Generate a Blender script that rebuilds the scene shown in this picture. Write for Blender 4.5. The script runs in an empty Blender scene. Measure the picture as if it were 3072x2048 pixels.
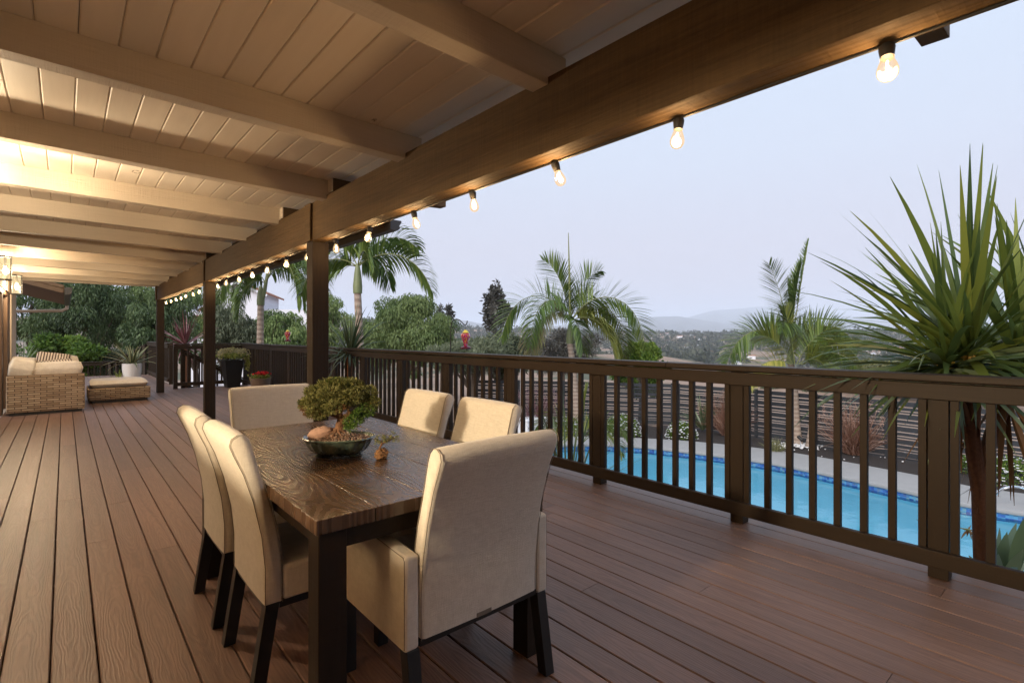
import bpy, bmesh, math, random
import numpy as np
from mathutils import Vector, Matrix

sc = bpy.context.scene
R_ = math.radians
PI = math.pi

# ------------------------------------------------------------------ camera
CAM_Z = 1.31                       # eye height above the deck boards
HEAD = math.atan2(1343, 1546)      # heading, to the right of the deck's long axis (+Y)
cam_d = bpy.data.cameras.new("camera")
cam = bpy.data.objects.new("camera", cam_d)
sc.collection.objects.link(cam)
cam.location = (0, 0, CAM_Z)
cam.rotation_euler = (R_(90), 0, -HEAD)
cam_d.sensor_width = 36.0
cam_d.lens = 1546 / 3072 * 36
cam_d.shift_y = -19 / 3072
cam_d.clip_start = 0.05
cam_d.clip_end = 40000
sc.camera = cam

# ------------------------------------------------------------------ world: clear dusk sky
SUN_EL, SUN_ROT = 1.0, 250.0       # sun on the horizon, behind the camera
world = bpy.data.worlds.new("World")
sc.world = world
world.use_nodes = True
wn, wl = world.node_tree.nodes, world.node_tree.links
wn.clear()
w_out = wn.new("ShaderNodeOutputWorld")
w_bg = wn.new("ShaderNodeBackground")
w_sky = wn.new("ShaderNodeTexSky")
w_sky.sky_type = 'NISHITA'
w_sky.sun_disc = False
w_sky.sun_elevation = R_(SUN_EL)
w_sky.sun_rotation = R_(SUN_ROT)
w_sky.altitude = 150
w_sky.dust_density = 1.5
w_sky.ozone_density = 2.0
w_bg.inputs['Strength'].default_value = 0.12
w_tc = wn.new("ShaderNodeTexCoord")
w_sep = wn.new("ShaderNodeSeparateXYZ")
wl.new(w_tc.outputs['Generated'], w_sep.inputs[0])
w_ramp = wn.new("ShaderNodeValToRGB")
e = w_ramp.color_ramp.elements
e[0].position = 0.0
e[0].color = (2.25, 2.2, 2.75, 1)
e[1].position = 1.0
e[1].color = (2.55, 3.1, 4.0, 1)
for p, c in ((0.08, (2.45, 2.36, 2.82, 1)), (0.16, (2.62, 2.58, 3.05, 1)), (0.30, (2.72, 2.95, 3.5, 1)), (0.55, (2.75, 3.25, 3.95, 1))):
    q = e.new(p); q.color = c
wl.new(w_sep.outputs['Z'], w_ramp.inputs[0])
w_mix = wn.new("ShaderNodeMixRGB")
w_mix.inputs[0].default_value = 0.82
wl.new(w_sky.outputs[0], w_mix.inputs[1])
wl.new(w_ramp.outputs[0], w_mix.inputs[2])
wl.new(w_mix.outputs[0], w_bg.inputs['Color'])
wl.new(w_bg.outputs[0], w_out.inputs[0])

# ------------------------------------------------------------------ sun: last glow, very soft
sun_d = bpy.data.lights.new("sun", 'SUN')
sun_d.energy = 2.2
sun_d.angle = R_(60)
sun_d.color = (1.0, 0.95, 0.92)
sun = bpy.data.objects.new("sun", sun_d)
sc.collection.objects.link(sun)
sun.rotation_euler = (R_(90 - 33), 0, R_(180 - SUN_ROT))

# ------------------------------------------------------------------ exposure, sampling
sc.view_settings.view_transform = 'Standard'
sc.view_settings.look = 'None'
sc.view_settings.exposure = 1.35
sc.view_settings.gamma = 1.0
sc.view_settings.use_curve_mapping = False
cy = sc.cycles
cy.use_denoising = True
try:
    cy.denoiser = 'OPENIMAGEDENOISE'
except Exception:
    pass
cy.use_adaptive_sampling = True
cy.adaptive_threshold = 0.015
cy.max_bounces = 8
cy.diffuse_bounces = 4
cy.glossy_bounces = 4
cy.transmission_bounces = 6
cy.transparent_max_bounces = 12
cy.volume_bounces = 1
cy.sample_clamp_indirect = 4.0
cy.caustics_reflective = False
cy.caustics_refractive = False

# ------------------------------------------------------------------ helpers
FW = np.array([math.sin(HEAD), math.cos(HEAD), 0.0])
RT = np.array([math.cos(HEAD), -math.sin(HEAD), 0.0])
UPV = np.array([0, 0, 1.0])

def at(u, v, d):
    """world point seen d metres ahead at survey coordinates u, v (3072 x 2048)"""
    return np.array([0, 0, CAM_Z]) + d * (FW + RT * (u - 1536) / 1546 + UPV * (1005 - v) / 1546)

def ground_at(u, d, z):
    p = at(u, 1005, d); p[2] = z
    return p

C = sc.collection

class MB:
    """collects shapes and links them as one mesh object"""
    def __init__(self):
        self.v = []; self.f = []; self.r = []
    def add(self, verts, faces, rnd=0.5):
        o = len(self.v)
        self.v.extend([tuple(map(float, p)) for p in verts])
        self.f.extend([tuple(i + o for i in q) for q in faces])
        self.r.extend([rnd] * len(verts))
        return self
    def box(self, a, b, rnd=0.5):
        (x0, y0, z0), (x1, y1, z1) = a, b
        vs = [(x0,y0,z0),(x1,y0,z0),(x1,y1,z0),(x0,y1,z0),(x0,y0,z1),(x1,y0,z1),(x1,y1,z1),(x0,y1,z1)]
        return self.add(vs, [(0,3,2,1),(4,5,6,7),(0,1,5,4),(1,2,6,5),(2,3,7,6),(3,0,4,7)], rnd)
    def beam(self, p0, p1, w, h, up=(0,0,1), rnd=0.5, w1=None, h1=None):
        """rectangular bar from p0 to p1, w across, h along 'up'"""
        p0, p1 = Vector(p0), Vector(p1)
        d = (p1 - p0).normalized(); u = Vector(up)
        s = d.cross(u).normalized(); u = s.cross(d).normalized()
        w1 = w if w1 is None else w1; h1 = h if h1 is None else h1
        vs = []
        for p, ww, hh in ((p0, w, h), (p1, w1, h1)):
            for a, b in ((-1,-1),(1,-1),(1,1),(-1,1)):
                vs.append(p + s * (a * ww / 2) + u * (b * hh / 2))
        return self.add(vs, [(3,2,1,0),(4,5,6,7),(0,1,5,4),(1,2,6,5),(2,3,7,6),(3,0,4,7)], rnd)
    def tube(self, pts, rad, n=8, cap=True, rnd=0.5):
        pts = [Vector(p) for p in pts]
        if not hasattr(rad, '__len__'): rad = [rad] * len(pts)
        vs = []; fs = []
        ref = None
        for i, p in enumerate(pts):
            t = (pts[min(i+1, len(pts)-1)] - pts[max(i-1, 0)])
            t = t.normalized() if t.length > 1e-9 else Vector((0,0,1))
            if ref is None:
                ref = Vector((1,0,0)) if abs(t.x) < 0.9 else Vector((0,1,0))
            s = t.cross(ref)
            if s.length < 1e-6: s = t.cross(Vector((0.3,0.5,0.8)))
            s.normalize(); b = s.cross(t).normalized(); ref = b.cross(s) if False else ref
            for k in range(n):
                a = 2 * PI * k / n
                vs.append(p + (s * math.cos(a) + b * math.sin(a)) * rad[i])
        for i in range(len(pts) - 1):
            for k in range(n):
                fs.append((i*n+k, i*n+(k+1)%n, (i+1)*n+(k+1)%n, (i+1)*n+k))
        if cap:
            fs.append(tuple(range(n-1, -1, -1))); m = (len(pts)-1)*n
            fs.append(tuple(range(m, m+n)))
        return self.add(vs, fs, rnd)
    def lathe(self, prof, n=24, c=(0,0,0), sx=1.0, sy=1.0, rnd=0.5, fn=None, rot=0.0):
        vs = []; fs = []
        for r, z in prof:
            for k in range(n):
                a = 2 * PI * k / n
                rr = r * (fn(a, z) if fn else 1.0)
                x, y = rr * math.cos(a) * sx, rr * math.sin(a) * sy
                vs.append((c[0] + x*math.cos(rot) - y*math.sin(rot), c[1] + x*math.sin(rot) + y*math.cos(rot), c[2] + z))
        for i in range(len(prof) - 1):
            for k in range(n):
                fs.append((i*n+k, i*n+(k+1)%n, (i+1)*n+(k+1)%n, (i+1)*n+k))
        return self.add(vs, fs, rnd)
    def prism(self, prof, axis, a, b, rnd=0.5):
        """polygon prof (two coordinates) swept along axis 'x','y' or 'z' from a to b"""
        def P(p, t):
            return {'x': (t, p[0], p[1]), 'y': (p[0], t, p[1]), 'z': (p[0], p[1], t)}[axis]
        n = len(prof)
        vs = [P(p, a) for p in prof] + [P(p, b) for p in prof]
        fs = [tuple(range(n)), tuple(range(2*n-1, n-1, -1))]
        for i in range(n):
            j = (i + 1) % n
            fs.append((i, i+n, j+n, j))
        return self.add(vs, fs, rnd)
    def blob(self, c, r, seg=8, ring=6, jit=0.15, rng=random, rnd=0.5):
        vs = []; fs = []
        for i in range(ring + 1):
            th = PI * i / ring
            for k in range(seg):
                a = 2 * PI * k / seg
                q = 1 + (rng.random() - 0.5) * 2 * jit
                vs.append((c[0] + r[0]*q*math.sin(th)*math.cos(a), c[1] + r[1]*q*math.sin(th)*math.sin(a), c[2] + r[2]*q*math.cos(th)))
        for i in range(ring):
            for k in range(seg):
                fs.append((i*seg+k, (i+1)*seg+k, (i+1)*seg+(k+1)%seg, i*seg+(k+1)%seg))
        return self.add(vs, fs, rnd)
    def build(self, name, mat, parent=None, smooth=False, bevel=0.0, seg=2, fix=True, angle=35):
        me = bpy.data.meshes.new(name)
        me.from_pydata(self.v, [], self.f)
        if fix:
            bm = bmesh.new(); bm.from_mesh(me)
            bmesh.ops.recalc_face_normals(bm, faces=bm.faces)
            bm.to_mesh(me); bm.free()
        at_ = me.attributes.new('rnd', 'FLOAT', 'POINT')
        at_.data.foreach_set('value', np.array(self.r, dtype=np.float32))
        if mat is not None: me.materials.append(mat)
        if smooth or bevel:
            me.polygons.foreach_set('use_smooth', [True] * len(me.polygons))
        me.update()
        o = bpy.data.objects.new(name, me); C.objects.link(o)
        if parent is not None: o.parent = parent
        if bevel:
            b = o.modifiers.new('bevel', 'BEVEL'); b.width = bevel; b.segments = seg
            b.limit_method = 'ANGLE'; b.angle_limit = R_(30); b.harden_normals = True
        elif smooth:
            try: me.set_sharp_from_angle(angle=R_(angle))
            except Exception: pass
        return o

def fastmesh(name, V, F, mat, parent=None, rnd=None, smooth=False):
    """numpy mesh: V (n,3), F (m,k) with k = 3 or 4"""
    V = np.asarray(V, np.float32); F = np.asarray(F, np.int32)
    me = bpy.data.meshes.new(name)
    me.vertices.add(len(V)); me.vertices.foreach_set('co', V.ravel())
    k = F.shape[1]
    me.loops.add(F.size); me.loops.foreach_set('vertex_index', F.ravel())
    me.polygons.add(len(F))
    me.polygons.foreach_set('loop_start', np.arange(0, F.size, k, dtype=np.int32))
    try: me.polygons.foreach_set('loop_total', np.full(len(F), k, np.int32))
    except Exception: pass
    me.update(calc_edges=True); me.validate()
    if rnd is not None:
        a = me.attributes.new('rnd', 'FLOAT', 'POINT'); a.data.foreach_set('value', np.asarray(rnd, np.float32))
    if smooth: me.polygons.foreach_set('use_smooth', [True] * len(me.polygons))
    me.materials.append(mat)
    o = bpy.data.objects.new(name, me); C.objects.link(o)
    if parent is not None: o.parent = parent
    return o

def tag(o, label=None, cat=None, group=None, kind=None):
    if label: o['label'] = label
    if cat: o['category'] = cat
    if group: o['group'] = group
    if kind: o['kind'] = kind
    return o

def thing(name, loc, label, cat, group=None, rz=0.0):
    o = bpy.data.objects.new(name, None); C.objects.link(o)
    o.location = tuple(map(float, loc)); o.rotation_euler = (0, 0, rz)
    o.empty_display_size = 0.1
    return tag(o, label, cat, group)

def kids(o): return [c for c in bpy.data.objects if c.parent == o]

def copy_thing(src, loc, rz, label, group=None):
    r = src.copy(); C.objects.link(r); r.location = tuple(map(float, loc)); r.rotation_euler = (0, 0, rz)
    r['label'] = label
    if group: r['group'] = group
    def rec(a, b):
        for ch in kids(a):
            c = ch.copy(); C.objects.link(c); c.parent = b
            rec(ch, c)
    rec(src, r)
    return r

# ------------------------------------------------------------------ materials
class NT:
    def __init__(self, name):
        self.m = bpy.data.materials.new(name); self.m.use_nodes = True
        self.n, self.l = self.m.node_tree.nodes, self.m.node_tree.links
        self.n.clear()
        self.out = self.n.new('ShaderNodeOutputMaterial')
    def node(self, t, **kw):
        x = self.n.new(t)
        for k, v in kw.items():
            if k.startswith('_'): setattr(x, k[1:], v)
            else: x.inputs[k].default_value = v
        return x
    def link(self, a, b): self.l.new(a, b)
    def coord(self, scale=(1,1,1), rot=(0,0,0), kind='Object'):
        tc = self.n.new('ShaderNodeTexCoord'); mp = self.n.new('ShaderNodeMapping')
        mp.inputs['Scale'].default_value = scale; mp.inputs['Rotation'].default_value = rot
        self.link(tc.outputs[kind], mp.inputs[0])
        return mp.outputs[0]
    def noise(self, co, scale, detail=4, rough=0.55, dist=0.0):
        x = self.node('ShaderNodeTexNoise', Scale=scale, Detail=detail, Roughness=rough, Distortion=dist)
        if co is not None: self.link(co, x.inputs['Vector'])
        return x.outputs['Fac']
    def ramp(self, fac, stops):
        x = self.n.new('ShaderNodeValToRGB'); e = x.color_ramp.elements
        while len(e) < len(stops): e.new(0.5)
        for el, (p, c) in zip(e, stops):
            el.position = p; el.color = (*c, 1) if len(c) == 3 else c
        self.link(fac, x.inputs[0])
        return x.outputs[0]
    def mix(self, fac, a, b, mode='MIX'):
        x = self.n.new('ShaderNodeMixRGB'); x.blend_type = mode
        for i, s in ((0, fac), (1, a), (2, b)):
            if isinstance(s, (int, float)): x.inputs[i].default_value = s
            elif isinstance(s, tuple): x.inputs[i].default_value = (*s, 1) if len(s) == 3 else s
            else: self.link(s, x.inputs[i])
        return x.outputs[0]
    def math(self, op, a, b=0.0, c=0.0):
        x = self.n.new('ShaderNodeMath'); x.operation = op
        for i, s in enumerate((a, b, c)):
            if isinstance(s, (int, float)): x.inputs[i].default_value = s
            else: self.link(s, x.inputs[i])
        return x.outputs[0]
    def attr(self, name='rnd'):
        x = self.n.new('ShaderNodeAttribute'); x.attribute_name = name
        return x.outputs['Fac']
    def bump(self, h, strength=0.3, dist=0.01):
        x = self.node('ShaderNodeBump', Strength=strength, Distance=dist)
        self.link(h, x.inputs['Height'])
        return x.outputs[0]
    def bsdf(self, col, rough=0.6, normal=None, spec=0.4, **kw):
        b = self.n.new('ShaderNodeBsdfPrincipled')
        if isinstance(col, tuple): b.inputs['Base Color'].default_value = (*col, 1)
        else: self.link(col, b.inputs['Base Color'])
        if isinstance(rough, (int, float)): b.inputs['Roughness'].default_value = rough
        else: self.link(rough, b.inputs['Roughness'])
        b.inputs['Specular IOR Level'].default_value = spec
        for k, v in kw.items(): b.inputs[k.replace('_', ' ')].default_value = v
        if normal is not None: self.link(normal, b.inputs['Normal'])
        self.link(b.outputs[0], self.out.inputs[0])
        return b

def plain(name, col, rough=0.6, var=0.12, scale=8.0, spec=0.4, bump=0.0, **kw):
    t = NT(name); co = t.coord()
    n = t.noise(co, scale, 5)
    c = t.mix(n, tuple(x * (1 - var) for x in col), tuple(min(1, x * (1 + var)) for x in col))
    nm = t.bump(t.noise(co, scale * 6, 4), bump, 0.004) if bump else None
    t.bsdf(c, rough, nm, spec, **kw)
    return t.m

def rough_sawn(name, dark, light, along='y', rough=0.75, bump=0.5):
    """painted rough-sawn timber: fine stretched fibres, saw bands, a few raised grain loops"""
    t = NT(name)
    sc_ = {'y': (40, 1.6, 40), 'x': (1.6, 40, 40), 'z': (40, 40, 1.6)}[along]
    sw = {'y': (9, 0.5, 9), 'x': (0.5, 9, 9), 'z': (9, 9, 0.5)}[along]
    cross = {'y': (3, 60, 3), 'x': (60, 3, 3), 'z': (3, 3, 60)}[along]
    f = t.noise(t.coord(sc_), 2.2, 6, 0.65)
    g = t.noise(t.coord(sw), 2.0, 4, 0.6, 1.2)
    s = t.noise(t.coord(cross), 1.5, 3)
    w = t.node('ShaderNodeTexWave', Scale=1.1, Distortion=5.0, Detail=3.0)
    w.inputs['Detail Scale'].default_value = 0.7
    t.link(t.coord(sw), w.inputs['Vector'])
    h = t.math('ADD', t.math('MULTIPLY', f, 0.7), t.math('ADD', t.math('MULTIPLY', s, 0.35), t.math('MULTIPLY', w.outputs['Fac'], 0.35)))
    c = t.mix(t.math('ADD', t.math('MULTIPLY', g, 0.55), t.math('SUBTRACT', t.math('ADD', t.math('MULTIPLY', f, 0.75), t.math('MULTIPLY', s, 0.3)), 0.28)), dark, light)
    t.bsdf(c, rough, t.bump(h, bump, 0.006), 0.22)
    return t.m

M = {}
# composite deck boards: streaky grain along Y, each board its own tone
t = NT('composite_deck')
r = t.attr()
co = t.coord((1, 1, 1))
off = t.n.new('ShaderNodeVectorMath'); off.operation = 'ADD'
cmb = t.n.new('ShaderNodeCombineXYZ'); t.link(t.math('MULTIPLY', r, 37.0), cmb.inputs[0]); t.link(t.math('MULTIPLY', r, 91.0), cmb.inputs[1])
t.link(co, off.inputs[0]); t.link(cmb.outputs[0], off.inputs[1])
def deck_map(scale):
    mp = t.n.new('ShaderNodeMapping'); mp.inputs['Scale'].default_value = scale
    t.link(off.outputs[0], mp.inputs[0]); return mp.outputs[0]
fine = t.noise(deck_map((190, 3.0, 1)), 1.0, 5, 0.7)
wide = t.noise(deck_map((22, 0.9, 1)), 1.0, 5, 0.6, 1.4)
blot = t.noise(deck_map((2.2, 0.8, 1)), 1.0, 4)
sxy = t.n.new('ShaderNodeSeparateXYZ'); t.link(co, sxy.inputs[0])
xl = t.math('MULTIPLY', t.math('SUBTRACT', t.math('FRACT', t.math('DIVIDE', t.math('ADD', sxy.outputs['X'], 0.0425), 0.1455)), t.math('ADD', 0.3, t.math('MULTIPLY', r, 0.4))), 0.1455)
yl = t.math('SUBTRACT', t.math('FRACT', t.math('ADD', t.math('MULTIPLY', sxy.outputs['Y'], 0.55), t.math('MULTIPLY', r, 7.3))), 0.5)
dist = t.math('SQRT', t.math('ADD', t.math('MULTIPLY', xl, xl), t.math('POWER', t.math('MULTIPLY', yl, 0.11), 2.0)))
wzz = t.math('ADD', t.math('MULTIPLY', t.noise(deck_map((11, 2.4, 1)), 1.0, 2, 0.5), 0.06), t.math('MULTIPLY', t.noise(deck_map((70, 9, 1)), 1.0, 2, 0.6), 0.012))
wvf = t.math('ADD', t.math('MULTIPLY', t.math('SINE', t.math('MULTIPLY', t.math('ADD', dist, wzz), 2 * PI / 0.011)), 0.5), 0.5)
base = t.ramp(t.math('ADD', t.math('MULTIPLY', wide, 0.55), t.math('ADD', t.math('MULTIPLY', fine, 0.35), t.math('MULTIPLY', wvf, 0.10))),
              [(0.25, (0.112, 0.060, 0.042)), (0.5, (0.20, 0.115, 0.083)), (0.78, (0.31, 0.195, 0.147))])
tone = t.mix(r, (0.78, 0.74, 0.72), (1.22, 1.16, 1.12))
c = t.mix(1.0, base, tone, 'MULTIPLY')
c = t.mix(t.math('MULTIPLY', blot, 0.35), c, (0.17, 0.135, 0.115))
hgt = t.math('ADD', t.math('MULTIPLY', fine, 0.7), t.math('MULTIPLY', wvf, 0.45))
t.bsdf(c, t.math('ADD', 0.34, t.math('MULTIPLY', fine, 0.24)), t.bump(hgt, 0.35, 0.0025), 0.45)
M['deck'] = t.m

M['deck_under'] = plain('deck_framing', (0.035, 0.026, 0.02), 0.9)
M['paint_y'] = rough_sawn('dark_brown_timber_lengthwise', (0.018, 0.010, 0.004), (0.135, 0.080, 0.034), 'y', 0.7, 1.2)
M['paint_x'] = rough_sawn('dark_brown_timber_crosswise', (0.055, 0.031, 0.014), (0.135, 0.082, 0.042), 'x')
M['post'] = rough_sawn('dark_brown_post', (0.014, 0.009, 0.006), (0.036, 0.023, 0.014), 'z', 0.7, 0.5)
M['rail_y'] = rough_sawn('brown_rail_paint', (0.020, 0.012, 0.0065), (0.038, 0.0235, 0.0135), 'y', 0.5, 0.18)
M['rail_x'] = rough_sawn('brown_rail_paint_cross', (0.020, 0.012, 0.0065), (0.038, 0.0235, 0.0135), 'x', 0.5, 0.18)
M['rail_z'] = rough_sawn('brown_baluster_paint', (0.020, 0.012, 0.0065), (0.038, 0.0235, 0.0135), 'z', 0.5, 0.18)
M['beige_x'] = rough_sawn('beige_rafter_paint', (0.49, 0.42, 0.34), (0.61, 0.53, 0.44), 'x', 0.7, 0.9)
# ceiling boards: smooth paint, faint grain, a few knots
t = NT('beige_ceiling_paint')
co = t.coord((14, 1.2, 14)); n1 = t.noise(co, 2.0, 5)
c = t.mix(n1, (0.63, 0.55, 0.455), (0.70, 0.62, 0.525))
c = t.mix(1.0, c, t.mix(t.attr(), (0.93, 0.93, 0.93), (1.05, 1.04, 1.03)), 'MULTIPLY')
vo = t.n.new('ShaderNodeTexVoronoi'); vo.inputs['Scale'].default_value = 1.0
t.link(t.coord((3.2, 1.9, 0.01)), vo.inputs['Vector'])
kn = t.noise(t.coord((30, 18, 1)), 1.6, 3)
ring = t.math('LESS_THAN', t.math('ABSOLUTE', t.math('SUBTRACT', t.math('ADD', vo.outputs['Distance'], t.math('MULTIPLY', kn, 0.08)), 0.125)), 0.014)
pick = t.math('GREATER_THAN', t.noise(t.coord((1.1, 0.9, 1)), 1.0, 1), 0.60)
kmask = t.math('MULTIPLY', ring, t.math('MULTIPLY', pick, t.math('GREATER_THAN', kn, 0.44)))
c = t.mix(t.math('MULTIPLY', kmask, 0.75), c, (0.12, 0.075, 0.04))
t.bsdf(c, 0.55, t.bump(t.math('SUBTRACT', n1, kmask), 0.2, 0.004), 0.4)
M['ceiling'] = t.m
M['stucco'] = plain('tan_wall', (0.42, 0.33, 0.24), 0.85, 0.08, 20, bump=0.4)
M['brown_trim'] = plain('brown_window_frame', (0.11, 0.06, 0.03), 0.5)
M['eave_wood'] = rough_sawn('brown_eave_wood', (0.10, 0.062, 0.035), (0.22, 0.145, 0.09), 'x', 0.8, 0.4)
M['beige_trim'] = plain('beige_corner_trim', (0.47, 0.38, 0.29), 0.6)
M['dark_metal'] = plain('dark_bronze_gutter', (0.03, 0.027, 0.028), 0.45, spec=0.5)
M['black_iron'] = plain('black_iron', (0.02, 0.018, 0.016), 0.5)
M['black_wood'] = plain('black_chair_legs', (0.011, 0.010, 0.009), 0.38, 0.3, 6, spec=0.5)

# window glass
t = NT('window_glass'); g = t.node('ShaderNodeBsdfGlossy', Roughness=0.02); tr = t.n.new('ShaderNodeBsdfTransparent')
fr = t.node('ShaderNodeFresnel', IOR=1.5); mx = t.n.new('ShaderNodeMixShader')
t.link(fr.outputs[0], mx.inputs[0]); t.link(tr.outputs[0], mx.inputs[1]); t.link(g.outputs[0], mx.inputs[2]); t.link(mx.outputs[0], t.out.inputs[0])
M['glass'] = t.m

def glow(name, col, strength):
    t = NT(name); e_ = t.node('ShaderNodeEmission', Strength=strength); e_.inputs[0].default_value = (*col, 1)
    t.link(e_.outputs[0], t.out.inputs[0]); return t.m
M['filament'] = glow('glowing_filament', (1.0, 0.72, 0.36), 26)
M['lamp_core'] = glow('lantern_bulb', (1.0, 0.70, 0.34), 40)
# frosted, softly lit lamp glass
def lit_glass(name, col, strength, trans):
    t = NT(name); e_ = t.node('ShaderNodeEmission', Strength=strength); e_.inputs[0].default_value = (*col, 1)
    tr = t.n.new('ShaderNodeBsdfTransparent'); gl = t.node('ShaderNodeBsdfGlossy', Roughness=0.05)
    a = t.node('ShaderNodeMixShader', Fac=0.12); t.link(e_.outputs[0], a.inputs[1]); t.link(gl.outputs[0], a.inputs[2])
    lw = t.node('ShaderNodeLayerWeight', Blend=0.35)
    fac = t.math('ADD', t.math('MULTIPLY', lw.outputs['Facing'], 0.5), 1 - trans)
    b = t.n.new('ShaderNodeMixShader'); t.link(fac, b.inputs[0]); t.link(tr.outputs[0], b.inputs[1]); t.link(a.outputs[0], b.inputs[2])
    t.link(b.outputs[0], t.out.inputs[0]); return t.m
M['bulb'] = lit_glass('string_bulb_glass', (1.0, 0.66, 0.32), 0.46, 0.66)
M['bulb_off'] = lit_glass('unlit_bulb_glass', (1.0, 0.9, 0.8), 0.35, 0.7)
M['lantern_glass'] = lit_glass('lantern_glass', (1.0, 0.78, 0.42), 0.5, 0.8)

# table top oak
t = NT('stained_oak')
r = t.attr()
tc = t.n.new('ShaderNodeTexCoord'); sx = t.n.new('ShaderNodeSeparateXYZ'); t.link(tc.outputs['Object'], sx.inputs[0])
fx = t.math('DIVIDE', t.math('ADD', sx.outputs['X'], 0.48), 0.192)
cellx = t.math('SUBTRACT', t.math('FRACT', fx), t.math('ADD', 0.30, t.math('MULTIPLY', r, 0.4)))
xl = t.math('MULTIPLY', cellx, 0.192)
yl = t.math('SUBTRACT', t.math('FRACT', t.math('ADD', t.math('MULTIPLY', sx.outputs['Y'], 0.95), t.math('MULTIPLY', r, 5.3))), 0.5)
off = t.n.new('ShaderNodeCombineXYZ'); t.link(xl, off.inputs[0]); t.link(yl, off.inputs[1]); t.link(t.math('MULTIPLY', r, 9.0), off.inputs[2])
def oak_map(s):
    mp = t.n.new('ShaderNodeMapping'); mp.inputs['Scale'].default_value = s
    t.link(off.outputs[0], mp.inputs[0]); return mp.outputs[0]
wz = t.math('ADD', t.math('MULTIPLY', t.noise(oak_map((9, 3.5, 1)), 1.0, 2, 0.5), 0.055), t.math('MULTIPLY', t.noise(oak_map((45, 9, 1)), 1.0, 2, 0.5), 0.012))
dist = t.math('SQRT', t.math('ADD', t.math('MULTIPLY', xl, xl), t.math('POWER', t.math('MULTIPLY', yl, 0.17), 2.0)))
ph = t.math('MULTIPLY', t.math('ADD', dist, wz), 2 * PI / 0.015)
band = t.math('POWER', t.math('ADD', t.math('MULTIPLY', t.math('SINE', ph), 0.5), 0.5), 1.6)
fine = t.noise(oak_map((260, 9, 1)), 1.0, 4, 0.7)
big = t.noise(t.coord((4, 1.0, 1)), 1.0, 3)
g = t.math('ADD', t.math('MULTIPLY', band, 0.42), t.math('MULTIPLY', fine, 0.45))
c = t.ramp(t.math('ADD', t.math('MULTIPLY', g, 0.8), t.math('MULTIPLY', big, 0.2)), [(0.15, (0.048, 0.025, 0.013)), (0.5, (0.078, 0.042, 0.022)), (0.9, (0.108, 0.060, 0.032))])
t.bsdf(c, t.math('ADD', 0.20, t.math('MULTIPLY', g, 0.18)), t.bump(g, 0.5, 0.0018), 0.6)
M['oak'] = t.m
M['oak_leg'] = rough_sawn('dark_table_leg', (0.016, 0.010, 0.006), (0.030, 0.019, 0.012), 'z', 0.5, 0.2)

# linen weave
def weave(name, a, b, s=520, dirt=0.12):
    t = NT(name); co = t.coord()
    def thread(axis):
        sx = [s * 0.05] * 3; sx[axis] = s * 0.75
        return t.noise(t.coord(tuple(sx)), 1.0, 3, 0.6)
    h = t.math('ADD', t.math('ADD', thread(0), thread(1)), thread(2))
    f = t.math('SUBTRACT', t.math('MULTIPLY', h, 1.5), 1.75)
    bl = t.noise(co, 2.6, 4)
    c = t.mix(f, a, b)
    c = t.mix(t.math('MULTIPLY', t.math('GREATER_THAN', bl, 0.62), dirt), c, tuple(x * 0.7 for x in a))
    t.bsdf(c, 0.9, t.bump(h, 0.6, 0.002), 0.2, Sheen_Weight=0.2)
    return t.m
M['linen'] = weave('beige_linen', (0.58, 0.525, 0.445), (0.70, 0.645, 0.56))
M['linen_seam'] = plain('linen_seam', (0.20, 0.165, 0.13), 0.9)
M['cushion'] = weave('cream_cushion_cloth', (0.60, 0.53, 0.44), (0.74, 0.67, 0.57), 300, 0.05)
t = NT('striped_pillow_cloth')
w = t.node('ShaderNodeTexWave', Scale=8.0, Distortion=0.5); t.link(t.coord((1, 0.15, 0.5)), w.inputs['Vector'])
c = t.mix(t.math('GREATER_THAN', w.outputs['Fac'], 0.55), (0.62, 0.54, 0.44), (0.11, 0.075, 0.055))
t.bsdf(c, 0.9, None, 0.2); M['striped'] = t.m
# wicker
def wicker(name, a, b):
    t = NT(name)
    def brick(rot):
        bk = t.n.new('ShaderNodeTexBrick'); bk.offset = 0.5; bk.squash = 1.0
        bk.inputs['Scale'].default_value = 1.0; bk.inputs['Mortar Size'].default_value = 0.006; bk.inputs['Mortar Smooth'].default_value = 0.4
        bk.inputs['Brick Width'].default_value = 0.155; bk.inputs['Row Height'].default_value = 0.036; bk.inputs['Bias'].default_value = -0.1
        bk.inputs['Color1'].default_value = (*a, 1); bk.inputs['Color2'].default_value = (*b, 1); bk.inputs['Mortar'].default_value = (0.05, 0.03, 0.017, 1)
        t.link(t.coord(rot=rot), bk.inputs['Vector']); return bk
    b1 = brick((R_(90), 0, 0)); b2 = brick((R_(90), 0, R_(90)))
    geo = t.n.new('ShaderNodeNewGeometry'); sp = t.n.new('ShaderNodeSeparateXYZ'); t.link(geo.outputs['Normal'], sp.inputs[0])
    side = t.math('GREATER_THAN', t.math('ABSOLUTE', sp.outputs['X']), 0.7)
    c = t.mix(side, b1.outputs['Color'], b2.outputs['Color'])
    f = t.mix(side, b1.outputs['Fac'], b2.outputs['Fac'])
    n = t.noise(t.coord((9, 9, 60)), 1.5, 4)
    c = t.mix(t.math('MULTIPLY', n, 0.45), c, (0.20, 0.125, 0.07))
    t.bsdf(c, 0.55, t.bump(t.math('SUBTRACT', 1.0, f), 0.9, 0.012), 0.4)
    return t.m
M['wicker'] = wicker('woven_wicker', (0.50, 0.38, 0.25), (0.25, 0.16, 0.09))

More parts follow.
